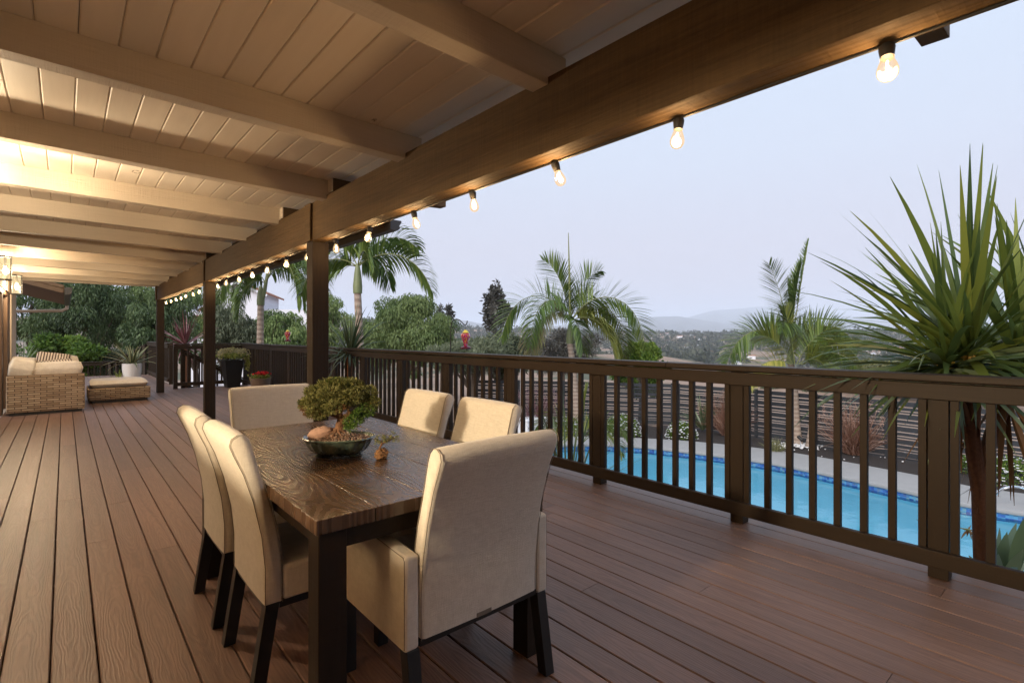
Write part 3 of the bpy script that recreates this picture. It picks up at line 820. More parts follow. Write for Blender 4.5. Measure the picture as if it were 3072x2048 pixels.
def rail_run(name, p0, p1, label, z0=0.0, h=1.10, nbal=8, end_posts=(True, True), dz=0.0):
    """short straight run of the same railing from p0 to p1 (x, y); dz drops the far end"""
    p0 = Vector((p0[0], p0[1], 0)); p1 = Vector((p1[0], p1[1], 0)); d = p1 - p0; L = d.length
    t_ = thing(name, (p0.x, p0.y, z0), label, 'railing', None, math.atan2(d.y, d.x))
    mx = M['rail_x']
    def sl(nm, y0, y1, a, b_):
        m_ = MB(); m_.add([(0, y0, a), (L, y0, a + dz), (L, y1, a + dz), (0, y1, a), (0, y0, b_), (L, y0, b_ + dz), (L, y1, b_ + dz), (0, y1, b_)],
                          [(0,3,2,1),(4,5,6,7),(0,1,5,4),(1,2,6,5),(2,3,7,6),(3,0,4,7)])
        m_.build(nm, mx, t_, bevel=0.004)
    sl('cap', -0.055, 0.088, h - 0.038, h); sl('top_rail', -0.04, -0.002, h - 0.135, h - 0.048); sl('bottom_rail', -0.04, -0.002, 0.068, 0.157)
    for k, x_ in enumerate((0.045, L - 0.045)):
        if end_posts[k]:
            zz = dz * x_ / L
            bar('post', (x_ - 0.0445, 0, min(zz, 0)), (x_ + 0.0445, 0.089, h - 0.048 + zz), M['rail_z'], t_, 0.003)
    m_ = MB(); m_.box((-0.0185, 0, 0.075), (0.0185, 0.037, h - 0.055)); b0 = None
    for i in range(nbal):
        x_ = 0.09 + (L - 0.18) * (i + 0.5) / nbal
        if b0 is None: o = b0 = m_.build('baluster', M['rail_z'], t_, bevel=0.002)
        else: o = b0.copy(); C.objects.link(o); o.parent = t_
        o.location = (x_, 0, dz * x_ / L)
    return t_
rail_run('gate_side_railing', (2.0, 14.83), (3.50, 14.83), 'short dark railing across the far deck end, behind the tall black planter', nbal=9, end_posts=(True, False))
rail_run('stair_top_railing', (2.10, 20.75), (2.10, 16.28), 'dark railing along the deck edge behind the potted agave', nbal=26)
rail_run('lower_landing_railing', (-1.6, 21.8), (2.0, 21.8), 'low dark railing beyond the deck, seen behind the ottoman', z0=-0.62, h=1.06, nbal=22)
rail_run('garden_stair_railing', (2.2, 15.1), (4.4, 15.1), 'sloping dark stair handrail going down beside the wine red cordyline', h=0.98, nbal=10, dz=-1.25)
rail_run('corner_stair_railing', (2.07, 20.9), (1.15, 21.7), 'stepped pale grey stair rail beyond the agave leaves', h=1.02, nbal=4, dz=-0.65)

# ================================================================== DINING TABLE
TX0, TX1, TY0, TY1, TZ = 0.557, 1.517, 1.517, 3.267, 0.765
tab = thing('dining_table', ((TX0 + TX1) / 2, (TY0 + TY1) / 2, 0), 'dark brown plank dining table with square legs under the bonsai', 'table')
cx_, cy_ = (TX0 + TX1) / 2, (TY0 + TY1) / 2
xs = [TX0, 0.746, 0.940, 1.143, 1.330, TX1]
tp = MB()
for i in range(5):
    tp.box((xs[i] - cx_ + 0.0008, TY0 - cy_, TZ - 0.045), (xs[i + 1] - cx_ - 0.0008, TY1 - cy_, TZ), [0.13, 0.52, 0.86, 0.31, 0.70][i])
tp.build('tabletop', M['oak'], tab, bevel=0.0025)
ap = MB(); w_, l_ = (TX1 - TX0) / 2, (TY1 - TY0) / 2
for s in (-1, 1):
    ap.box((s * (w_ - 0.05) - 0.011, -l_ + 0.10, TZ - 0.115), (s * (w_ - 0.05) + 0.011, l_ - 0.10, TZ - 0.046))
    ap.box((-w_ + 0.10, s * (l_ - 0.05) - 0.011, TZ - 0.115), (w_ - 0.10, s * (l_ - 0.05) + 0.011, TZ - 0.046))
ap.build('apron', M['oak_leg'], tab, bevel=0.002)
lg = MB(); lg.box((-0.044, -0.044, 0), (0.044, 0.044, TZ - 0.046)); l0 = None
for sx in (-1, 1):
    for sy in (-1, 1):
        if l0 is None: o = l0 = lg.build('leg', M['oak_leg'], tab, bevel=0.003)
        else: o = l0.copy(); C.objects.link(o); o.parent = tab
        o.location = (sx * (w_ - 0.058), sy * (l_ - 0.062), 0)

# ================================================================== CHAIRS (local: back at x = 0, seat towards +x)
REAR = [(0.0, 0.322), (0.0, 0.46), (-0.012, 0.58), (-0.040, 0.71), (-0.073, 0.815), (-0.104, 0.885), (-0.118, 0.922), (-0.112, 0.945), (-0.092, 0.957), (-0.068, 0.955)]
FRONT = [(-0.050, 0.938), (-0.040, 0.905), (-0.012, 0.80), (0.022, 0.69), (0.046, 0.58), (0.058, 0.47), (0.060, 0.322)]
def upholster(par, halfw, depth):
    b = MB(); prof = REAR + FRONT
    n = len(prof)
    # swept profile with rounded, slightly crowned sides
    ys = [-halfw, -halfw + 0.006, -halfw + 0.02, -halfw * 0.5, 0, halfw * 0.5, halfw - 0.02, halfw - 0.006, halfw]
    ins = [0.010, 0.003, 0, -0.002, -0.003, -0.002, 0, 0.003, 0.010]
    cxp = sum(p[0] for p in prof) / n; czp = sum(p[1] for p in prof) / n
    vs = []; fs = []
    for y, q in zip(ys, ins):
        for (x, z) in prof:
            i = prof.index((x, z)); a = Vector((*prof[i - 1], 0)); c = Vector((*prof[(i + 1) % n], 0)); d = (c - a).normalized()
            nx, nz = d.y, -d.x       # inward-facing guess fixed below
            if (cxp - x) * nx * 0 + (1 if i >= len(REAR) else 0): pass
            # inward direction: towards the slab's middle line
            mid = (x + 0.03 if i < len(REAR) - 1 else x - 0.03, z)
            v_ = Vector((mid[0] - x, mid[1] - z, 0)).normalized() if q else Vector((0, 0, 0))
            zz = z - (q if 0.93 < z else 0) + (q if z < 0.33 else 0)
            vs.append((x + v_.x * q, y, zz))
    for j in range(len(ys) - 1):
        for i in range(n):
            k = (i + 1) % n
            fs.append((j*n+i, (j+1)*n+i, (j+1)*n+k, j*n+k))
    fs.append(tuple(range(n))); fs.append(tuple(range(len(ys)*n - 1, (len(ys)-1)*n - 1, -1)))
    b.add(vs, fs)
    bk = b.build('backrest', M['linen'], par, smooth=True, angle=60)
    s = MB()
    for y in (-halfw + 0.0035, halfw - 0.0035):
        loop = [(x, y, z) for x, z in REAR + FRONT]
        s.tube([(p[0], p[1], p[2]) for p in loop], 0.0014, 5)
    s.build('seam', M['linen_seam'], bk)
    st = MB(); st.box((0.0605, -halfw, 0.325), (depth, halfw, 0.456))
    so = st.build('seat', M['linen'], par, bevel=0.016, seg=4)
    return bk, so
def chair_legs(par, halfw, depth, top=0.326):
    for s in (-1, 1):
        y = s * (halfw - 0.026)
        r = MB(); r.add([(-0.048, y-0.022, 0), (-0.002, y-0.022, 0), (-0.002, y+0.022, 0), (-0.048, y+0.022, 0), (0.002, y-0.023, top), (0.050, y-0.023, top), (0.050, y+0.023, top), (0.002, y+0.023, top)],
                        [(0,3,2,1),(4,5,6,7),(0,1,5,4),(1,2,6,5),(2,3,7,6),(3,0,4,7)])
        r.build('leg', M['black_wood'], par, bevel=0.002)
        f = MB(); f.box((depth - 0.055, y - 0.022, 0), (depth - 0.010, y + 0.022, top)); f.build('leg', M['black_wood'], par, bevel=0.002)
    fr = MB()
    for s in (-1, 1): fr.box((0.052, s * (halfw - 0.022) - 0.009, 0.298), (depth - 0.058, s * (halfw - 0.022) + 0.009, 0.3235))
    fr.box((0.004, -halfw + 0.052, 0.300), (0.03, halfw - 0.052, 0.3205))
    fr.build('seat_frame', M['black_wood'], par)
HW = 0.236
ch = thing('dining_chair', (0.552, 2.236, 0), 'armless linen chair on the house side of the table, the nearer of the two there', 'chair', 'armless chairs round the dining table')
upholster(ch, HW, 0.50); chair_legs(ch, HW, 0.50)
copy_thing(ch, (0.545, 2.836, 0), 0.0, 'armless linen chair on the house side, the farther of the two there')
copy_thing(ch, (1.655, 2.19, 0), PI, 'armless linen chair on the railing side, next to the near armchair')
copy_thing(ch, (1.655, 2.80, 0), PI + 0.02, 'armless linen chair on the railing side, with the bonsai before it')

arm = thing('dining_armchair', (1.130, 1.452, 0), 'linen armchair with its back to the viewer at the near end of the table', 'armchair', 'armchairs at the table ends', PI / 2)
AHW = 0.262
upholster(arm, AHW, 0.53)
for s in (-1, 1):
    a_ = MB(); y0, y1 = sorted((s * (AHW + 0.001), s * (AHW + 0.056)))
    a_.add([(0.0, y0, 0.298), (0.53, y0, 0.298), (0.53, y1, 0.298), (0.0, y1, 0.298), (0.0, y0, 0.605), (0.53, y0, 0.632), (0.53, y1, 0.632), (0.0, y1, 0.605)],
           [(0,3,2,1),(4,5,6,7),(0,1,5,4),(1,2,6,5),(2,3,7,6),(3,0,4,7)])
    ao = a_.build('armrest', M['linen'], arm, bevel=0.014, seg=4)
    sm = MB(); yy = y0 + 0.002 if s < 0 else y1 - 0.002
    sm.tube([(0.006, yy, 0.31), (0.006, yy, 0.592), (0.014, yy, 0.601), (0.52, yy, 0.628)], 0.0014, 5); sm.build('seam', M['linen_seam'], ao)
chair_legs(arm, AHW + 0.05, 0.53, 0.30)
tgm = MB(); tgm.box((-0.0045, -0.030, 0.318), (-0.0008, 0.035, 0.333)); tgm.build('care_tag', M['linen_seam'], arm)
copy_thing(arm, (1.092, 3.752, 0), -PI / 2, 'linen armchair facing the viewer at the far end of the table, before the post')

# ================================================================== FOLIAGE TOOLS
def rquads(cent, dirs, ups, L, W, rnd):
    """leaf rhombs: base at cent, long axis dirs*L, width along ups*W"""
    cent = np.asarray(cent); n = len(cent)
    L = np.broadcast_to(np.asarray(L), (n,))[:, None]; W = np.broadcast_to(np.asarray(W), (n,))[:, None]
    side = np.cross(dirs, ups); side /= (np.linalg.norm(side, axis=1, keepdims=True) + 1e-9)
    V = np.stack([cent, cent + dirs * L * 0.45 + side * W * 0.5, cent + dirs * L, cent + dirs * L * 0.45 - side * W * 0.5], 1).reshape(-1, 3)
    F = np.arange(4 * n).reshape(-1, 4)
    return V, F, np.repeat(np.asarray(rnd), 4)
def unit(rs, n):
    v = rs.normal(size=(n, 3)); return v / np.linalg.norm(v, axis=1, keepdims=True)

# ================================================================== BONSAI
PX, PY = 0.943, 2.285
bon = thing('bonsai', (PX, PY, TZ), 'juniper bonsai in an oval green glazed bowl of gravel on the dining table', 'bonsai')
rotb = -HEAD
flute = lambda a, z: 1 + 0.022 * math.cos(14 * a) * (1 if 0.014 < z < 0.072 else 0) + (0.012 * math.cos(28 * a) if z > 0.076 else 0)
b = MB(); b.lathe([(0.001, 0.010), (0.085, 0.010), (0.105, 0.016), (0.125, 0.032), (0.140, 0.055), (0.146, 0.070), (0.153, 0.076), (0.160, 0.083), (0.156, 0.088), (0.143, 0.082), (0.137, 0.072), (0.10, 0.068), (0.001, 0.068)], 112, sx=1.0, sy=0.80, rot=rotb, fn=flute)
bowl = b.build('bowl', M['glaze'], bon, smooth=True)
b = MB()
for a in (0.5, 2.6, 3.7, 5.8):
    x, y = 0.085 * math.cos(a), 0.066 * math.sin(a); b.blob((x * math.cos(rotb) - y * math.sin(rotb), x * math.sin(rotb) + y * math.cos(rotb), 0.007), (0.024, 0.02, 0.007), 10, 6, 0.05)
b.build('foot', M['glaze'], bowl, smooth=True)
rs = np.random.RandomState(5)
b = MB(); b.lathe([(0.137, 0.0735), (0.09, 0.083), (0.05, 0.100), (0.022, 0.112), (0.001, 0.116)], 40, sx=1, sy=0.8, rot=rotb, c=(0, 0, 0)); soil_o = b.build('soil', M['soil'], bon, smooth=True)
b = MB(); rg = random.Random(11)
def soilz(r): return float(np.interp(r, [0, 0.022, 0.05, 0.09, 0.137], [0.116, 0.112, 0.100, 0.083, 0.0735]))
for i in range(900):
    a = rg.uniform(0, 2 * PI); r = 0.139 * math.sqrt(rg.random()); s = rg.uniform(0.0022, 0.0060)
    if r < 0.03: continue
    x, y = r * math.cos(a), 0.8 * r * math.sin(a)
    b.blob((x * math.cos(rotb) - y * math.sin(rotb), x * math.sin(rotb) + y * math.cos(rotb), soilz(r) + s * 0.3), (s, s * rg.uniform(0.6, 1), s * 0.7), 5, 3, 0.3, rg, min(1, max(0, rg.gauss(0.45 + (x > 0) * 0.15, 0.25))))
b.build('gravel', M['gravel'], bon)
b = MB(); ca, sa = math.cos(rotb), math.sin(rotb)
def L2(x, y, z): return (x * ca - y * sa, x * sa + y * ca, z)
b.blob((0, 0, 0), (0.060, 0.036, 0.030), 14, 9, 0.13, rg); ro = b.build('rock', M['pink_rock'], bon, smooth=True); ro.location = L2(-0.078, -0.01, 0.10); ro.rotation_euler = (0, -0.25, rotb)
b = MB()
b.tube([L2(0.0, 0, 0.09), L2(0.006, -0.002, 0.115), L2(0.002, -0.004, 0.14), L2(0.008, 0.0, 0.158), L2(0.002, 0.004, 0.178), L2(-0.006, 0.0, 0.20), L2(-0.012, 0, 0.25)], [0.034, 0.0215, 0.017, 0.0165, 0.0145, 0.011, 0.006], 14)
for (p, q, r_) in ((L2(0, 0, 0.178), [(-0.06, 0.0, 0.195), (-0.11, -0.02, 0.19)], 0.008), (L2(0.004, 0, 0.17), [(0.05, 0.01, 0.185), (0.11, 0.0, 0.19)], 0.008), (L2(0.006, 0, 0.155), [(0.04, -0.03, 0.15), (0.075, -0.05, 0.135)], 0.006), (L2(0, 0, 0.17), [(0.0, 0.05, 0.20), (0.01, 0.09, 0.22)], 0.007), (L2(0, 0, 0.17), [(-0.02, -0.05, 0.19), (-0.03, -0.09, 0.195)], 0.007)):
    b.tube([p] + [L2(*z) for z in q], [r_, r_ * 0.7, r_ * 0.4], 8)
for a in np.linspace(0, 2 * PI, 10)[:-1]:
    rr = rg.uniform(0.04, 0.065)
    b.tube([(0.012 * math.cos(a), 0.012 * math.sin(a), 0.122), (0.026 * math.cos(a + 0.15), 0.026 * math.sin(a + 0.15), 0.108), (rr * math.cos(a + 0.3), rr * math.sin(a + 0.3), soilz(rr) - 0.002)], [0.009, 0.0065, 0.003], 7)
b.build('trunk', M['bonsai_bark'], bon, smooth=True)
def juniper(name, pads, n_tuft, mat, par, seed, tuft=0.012, leafL=0.0095, leafW=0.0042, per=10):
    rs = np.random.RandomState(seed); cs = []; nm = []
    for (c, r) in pads:
        k = max(4, int(n_tuft * r[0] * r[1] * 1e4 / 12)); u = unit(rs, k); rad = 0.55 + 0.5 * rs.rand(k, 1) ** 0.6
        cs.append(np.array(c) + u * rad * np.array(r)); nm.append(u)
    cs = np.concatenate(cs); nm = np.concatenate(nm); n = len(cs)
    tr_ = np.clip(rs.normal(0.5, 0.22, n), 0, 1)
    d = np.repeat(nm, per, 0) * 0.8 + unit(rs, n * per) * 0.85 + np.array([0, 0, 0.35]); d /= np.linalg.norm(d, axis=1, keepdims=True)
    base = np.repeat(cs, per, 0) + d * rs.rand(n * per, 1) * tuft
    V, F, r = rquads(base, d, unit(rs, n * per), leafL * (0.6 + 0.8 * rs.rand(n * per)), leafW, np.clip(np.repeat(tr_, per) + rs.normal(0, 0.13, n * per), 0, 1))
    return fastmesh(name, V, F, mat, par, r)
pads = []
rp = random.Random(21)
for (x, y, z, rx, ry, rz) in ((-0.03, 0.01, 0.318, 0.058, 0.05, 0.024), (0.045, 0.015, 0.312, 0.055, 0.05, 0.025), (-0.10, 0.0, 0.285, 0.048, 0.045, 0.024), (0.118, 0.015, 0.282, 0.046, 0.042, 0.024),
                              (-0.015, -0.06, 0.285, 0.055, 0.036, 0.026), (0.075, -0.055, 0.268, 0.05, 0.038, 0.024), (-0.085, -0.055, 0.250, 0.052, 0.040, 0.026), (0.0, 0.07, 0.28, 0.06, 0.045, 0.026),
                              (-0.140, -0.005, 0.235, 0.036, 0.034, 0.022), (0.148, -0.005, 0.235, 0.036, 0.036, 0.026), (-0.06, -0.078, 0.205, 0.048, 0.032, 0.022), (-0.11, 0.03, 0.222, 0.045, 0.038, 0.024), (0.02, -0.088, 0.232, 0.045, 0.028, 0.020), (0.10, 0.05, 0.240, 0.048, 0.038, 0.024), (0.02, 0.02, 0.245, 0.07, 0.05, 0.022), (-0.035, -0.02, 0.215, 0.05, 0.04, 0.018)):
    pads.append((L2(x, y, z), (rx, ry, rz)))
juniper('foliage', pads, 120, M['bonsai'], bon, 1)
juniper('rusty_foliage', [(L2(-0.125, -0.02, 0.215), (0.032, 0.03, 0.024)), (L2(-0.10, -0.06, 0.205), (0.03, 0.025, 0.02)), (L2(0.045, -0.085, 0.215), (0.022, 0.02, 0.022)), (L2(0.06, -0.05, 0.155), (0.03, 0.02, 0.014))], 90, M['bonsai_rust'], bon, 2)
juniper('green_foliage', [(L2(0.085, -0.075, 0.165), (0.036, 0.03, 0.026)), (L2(0.105, -0.06, 0.185), (0.03, 0.03, 0.028)), (L2(0.135, -0.03, 0.21), (0.028, 0.03, 0.024)), (L2(-0.01, 0.02, 0.325), (0.05, 0.03, 0.014)), (L2(0.065, -0.07, 0.14), (0.018, 0.018, 0.014))], 100, M['bonsai_green'], bon, 3)

mini = thing('small_bonsai', (1.052, 2.090, TZ), 'tiny juniper growing from a lump of driftwood beside the big bonsai bowl', 'bonsai')
b = MB(); b.blob((0, 0, 0.021), (0.030, 0.024, 0.023), 18, 12, 0.22, rg); b.blob((0.020, 0.012, 0.022), (0.018, 0.016, 0.022), 12, 8, 0.2, rg); b.build('driftwood', M['driftwood'], mini, smooth=True)
b = MB(); b.tube([L2(-0.005, 0, 0.036), L2(-0.004, 0, 0.052), L2(0.003, 0, 0.064), L2(0.002, 0, 0.082)], [0.007, 0.005, 0.0045, 0.003], 8); b.tube([L2(0.002, 0, 0.066), L2(0.035, 0, 0.082), L2(0.06, 0, 0.095)], [0.004, 0.003, 0.0015], 7); b.build('trunk', M['bonsai_bark'], mini, smooth=True)
juniper('foliage', [(L2(0.0, 0, 0.088), (0.020, 0.018, 0.013)), (L2(0.028, 0, 0.088), (0.02, 0.016, 0.009)), (L2(0.055, 0.0, 0.098), (0.013, 0.012, 0.016)), (L2(-0.012, -0.005, 0.072), (0.010, 0.01, 0.010)), (L2(0.068, 0, 0.086), (0.012, 0.01, 0.008))], 110, M['bonsai'], mini, 4, 0.008, 0.0065, 0.0028)

# ================================================================== SOFA, OTTOMAN
sofa = thing('wicker_sofa', (-0.22, 11.56, 0), 'corner sofa of woven wicker with cream cushions by the glass door', 'sofa')
def wbox(name, a, b_, par, mat=None, bev=0.02):
    m_ = MB(); m_.box(a, b_); return m_.build(name, mat or M['wicker'], par, bevel=bev, seg=3)
def pillow(name, c, s, par, mat, puff=0.35, rot=(0, 0, 0), n=14):
    """soft boxy cushion, size s, edges pinched"""
    vs = []; fs = []
    def pt(u, v, w):
        k = 1 - puff * (max(abs(u), abs(v)) ** 6) * 0.5
        return (u * s[0] / 2 * (1 - 0.05 * (1 - abs(w))), v * s[1] / 2 * (1 - 0.05 * (1 - abs(w))), w * s[2] / 2 * k * (1 + 0.05 * math.sin(3 * u + 2 * v)))
    m_ = MB()
    for w in (-1, 1):
        g = [[pt(-1 + 2 * i / n, -1 + 2 * j / n, w * math.sqrt(max(0.0, 1 - (max(abs(-1 + 2 * i / n), abs(-1 + 2 * j / n))) ** 10)) ) for j in range(n + 1)] for i in range(n + 1)]
        vv = [p for row in g for p in row]
        ff = [(i*(n+1)+j, (i+1)*(n+1)+j, (i+1)*(n+1)+j+1, i*(n+1)+j+1) for i in range(n) for j in range(n)]
        m_.add(vv, ff)
    o = m_.build(name, mat, par, smooth=True, angle=80)
    o.location = c; o.rotation_euler = rot
    return o
wbox('arm_panel', (-0.488, 0.0, 0.045), (0.490, 0.16, 0.655), sofa)
wbox('back_panel', (-0.488, 0.162, 0.045), (-0.34, 2.60, 0.655), sofa)
wbox('far_arm_panel', (-0.338, 2.44, 0.045), (0.45, 2.60, 0.60), sofa)
wbox('seat_base', (-0.338, 0.162, 0.045), (0.46, 2.438, 0.30), sofa)
m_ = MB(); m_.box((-0.45, 0.03, 0.0), (0.45, 2.55, 0.044)); m_.build('plinth', M['black_wood'], sofa)
pillow('seat_cushion', (0.07, 1.30, 0.385), (0.84, 2.24, 0.17), sofa, M['cushion'])
pillow('arm_cushion', (0.14, 0.17, 0.745), (0.70, 0.24, 0.225), sofa, M['cushion'], 0.2)
pillow('corner_cushion', (-0.315, 0.21, 0.775), (0.33, 0.40, 0.31), sofa, M['cushion'], 0.5, (0.1, 0.25, 0.1))
pillow('back_cushion', (-0.27, 1.35, 0.70), (0.22, 1.7, 0.36), sofa, M['cushion'], 0.3)
pillow('far_arm_cushion', (0.16, 2.42, 0.74), (0.62, 0.24, 0.30), sofa, M['cushion'], 0.2)
p1 = pillow('striped_pillow', (-0.16, 12.62, 0.80), (0.50, 0.46, 0.13), None, M['striped'], 0.5, (0.9, 0.15, 0.0)); tag(p1, 'striped pillow leaning at the back of the sofa, its top edge highest', 'pillow', 'striped pillows on the sofa')
p2 = pillow('striped_pillow', (-0.10, 12.05, 0.76), (0.52, 0.44, 0.12), None, M['striped'], 0.5, (0.35, -0.1, 0.12)); tag(p2, 'striped pillow lying on the sofa just behind the arm cushion', 'pillow', 'striped pillows on the sofa')

ott = thing('wicker_ottoman', (0.83, 12.68, 0), 'low wicker ottoman with a cream cushion beside the sofa', 'ottoman')
wbox('base', (-0.49, 0.0, 0.05), (0.49, 0.95, 0.285), ott)
m_ = MB(); m_.box((-0.44, 0.03, 0.0), (0.44, 0.9, 0.049)); m_.build('plinth', M['black_wood'], ott)
pillow('cushion', (0.0, 0.475, 0.355), (0.97, 0.96, 0.16), ott, M['cushion'], 0.45)

# ================================================================== PLANT BUILDERS
def strips(paths, widths, rnd):
    """ribbons: paths list of (k,3), widths list of (k,), side given by wide axis; returns V,F,r"""
    V = []; F = []; R = []; o = 0
    for (P, S), W, r in zip(paths, widths, rnd):
        k = len(P); a = P + S * W[:, None] / 2; b = P - S * W[:, None] / 2
        V.append(np.stack([a, b], 1).reshape(-1, 3))
        i = np.arange(k - 1) * 2 + o
        F.append(np.stack([i, i + 1, i + 3, i + 2], 1)); o += 2 * k
        R.append(np.full(2 * k, r))
    return np.concatenate(V), np.concatenate(F), np.concatenate(R)

def blade_path(base, d, L, droop, k=7, twist=0.0, rs=np.random):
    """curve that starts along d and bends down; returns points and width axes"""
    d = np.array(d, float); d /= np.linalg.norm(d)
    P = [np.array(base, float)]; S = []
    st = L / (k - 1)
    for i in range(k):
        side = np.cross(d, [0, 0, 1.0]); n = np.linalg.norm(side)
        side = side / n if n > 1e-3 else np.array([1.0, 0, 0])
        upv = np.cross(side, d)
        S.append(side * math.cos(twist) + upv * math.sin(twist))
        if i < k - 1:
            P.append(P[-1] + d * st)
            d = d + np.array([0, 0, -droop * st / L * (1 + 1.2 * i / k)]); d /= np.linalg.norm(d)
    return np.array(P), np.array(S)

def rosette(name, base, n, L, W, mat, par=None, seed=0, el=(-0.3, 1.5), droop=0.5, lean=(0, 0, 0), spread=0.03, tip=0.9, rise=0.0, tone=None, az0=None, k=7):
    """head of sword leaves; el is the range of starting elevations (radians)"""
    rs = np.random.RandomState(seed); paths = []; ws = []; rr = []
    base = np.array(base, float); t = np.linspace(0, 1, k)
    prof = np.clip(np.minimum(0.55 + 1.6 * t, 1.0) * (1 - np.maximum(0, t - 0.35) ** 1.4 / 0.65 ** 1.4 * tip), 0.03, 1)
    for i in range(n):
        f = rs.rand() ** 1.05; e = el[0] + (el[1] - el[0]) * f
        a = rs.rand() * 2 * PI if az0 is None else az0[0] + (az0[1] - az0[0]) * rs.rand()
        d = np.array([math.cos(a) * math.cos(e), math.sin(a) * math.cos(e), math.sin(e)]) + np.array(lean) * 0.5
        l = L * (0.72 + 0.4 * rs.rand()) * (0.85 + 0.15 * f)
        b = base + np.array([math.cos(a), math.sin(a), 0]) * spread * (1 - f * 0.7) + np.array([0, 0, rise * f])
        paths.append(blade_path(b, d, l, droop * (0.4 + 1.2 * rs.rand()) * (1.25 - 0.7 * f), k, rs.normal(0, 0.45)))
        ws.append(W * (0.75 + 0.5 * rs.rand()) * prof); rr.append(np.clip((tone if tone is not None else 0.5) + rs.normal(0, 0.2), 0, 1))
    V, F, R = strips(paths, ws, rr)
    if par is not None: V = V - np.array(par.location)
    return fastmesh(name, V, F, mat, par, R, True)

def frond(par, base, d0, L, droop, mat, seed, leafL=0.55, leafW=0.035, n=46, hang=0.6, petiole=0.16, two=1.0, tone=0.5, fold=0.35, name='frond', stiff=False, roll=None):
    rs = np.random.RandomState(seed)
    leafW *= 1.35; n = int(n * 1.35); leafL *= 1.12
    roll = (0.95 + 0.35 * rs.rand()) * (1 if rs.rand() < 0.5 else -1) if roll is None else roll
    P, S = blade_path(base, d0, L, droop, 22, roll)
    o = np.array(par.location) if par is not None else np.zeros(3)
    paths = []; ws = []; rr = []
    T = np.gradient(P, axis=0); T /= np.linalg.norm(T, axis=1, keepdims=True)
    for sgn in (-1, 1):
        if sgn < 0 and rs.rand() > two: continue
        for i in range(n):
            t = petiole + (1 - petiole) * (i + rs.rand() * 0.5) / n
            x = t * 21; j = min(int(x), 20); fr = x - j
            p = P[j] * (1 - fr) + P[j + 1] * fr; tg = T[j]; sd = S[j] * sgn; up = np.cross(S[j], tg)
            shape = math.sin(min(1, (t - petiole) / (1 - petiole) * 0.93 + 0.12) * PI) ** 0.6
            l = leafL * (0.35 + 0.65 * shape) * (0.85 + 0.3 * rs.rand())
            ang = 0.55 + 0.75 * (1 - t)
            d = tg * math.cos(ang) + (sd * math.cos(fold) + up * math.sin(fold) * (0.6 + 0.8 * rs.rand())) * math.sin(ang)
            q, s_ = blade_path(p, d, l, hang * (0.6 + 0.8 * rs.rand()), 5)
            if stiff: s_ = s_
            tt = np.linspace(0, 1, 5)
            paths.append((q, s_ * 0.8 + np.cross(s_, np.gradient(q, axis=0) / (l / 4)) * 0.6 * (rs.rand() - 0.2)))
            ws.append(leafW * (0.8 + 0.4 * rs.rand()) * np.array([0.5, 1.0, 0.9, 0.6, 0.06])); rr.append(np.clip(tone + rs.normal(0, 0.2), 0, 1))
    V, F, R = strips(paths, ws, rr)
    f = fastmesh(name, V - o, F, mat, par, R)
    m_ = MB(); rad = np.linspace(0.016, 0.003, len(P)) * (L / 2.0) ** 0.4
    m_.tube([tuple(p - o) for p in P[::2]], list(rad[::2]), 6); m_.build('rachis', M['rachis'], f, smooth=True, fix=False)
    return f

def dirv(r, u, f=0.0):
    """direction from picture-right r, up u, away f"""
    v = RT * r + UPV * u + FW * f
    return v / np.linalg.norm(v)

def palm(base, top, label, r0, r1, shaft, group=None, wob=0.06):
    """trunk from base to top (both world), green crownshaft of given length above"""
    base = np.array(base, float); top = np.array(top, float)
    t_ = thing('palm_tree', base, label, 'palm tree', group)
    m_ = MB(); pts = []; rads = []
    for i in range(9):
        s = i / 8; p = (top - base) * s; p = p + np.array([math.sin(s * 3) * wob, math.cos(s * 2.5) * wob * 0.6 - wob * 0.6, 0]) * (1 - s) * s * 3
        pts.append(tuple(p)); rads.append(r0 * (1.35 - 0.35 * min(1, s * 5)) * (1 - s) + r1 * s)
    m_.tube(pts, rads, 14); m_.build('trunk', M['palm_trunk'], t_, smooth=True)
    if shaft > 0:
        q = top - base; m_ = MB(); m_.tube([tuple(q), tuple(q + [0, 0, shaft * 0.25]), tuple(q + [0, 0, shaft * 0.7]), tuple(q + [0, 0, shaft])], [r1 * 1.25, r1 * 1.3, r1 * 0.95, r1 * 0.5], 12)
        m_.build('crownshaft', M['crownshaft'], t_, smooth=True)
    return t_, top + np.array([0, 0, shaft])

GZ = -2.25
def S2(u0, v0, u1, v1, d):
    """image step in metres at depth d (right, up)"""
    return (u1 - u0) * d / 1546, (v0 - v1) * d / 1546

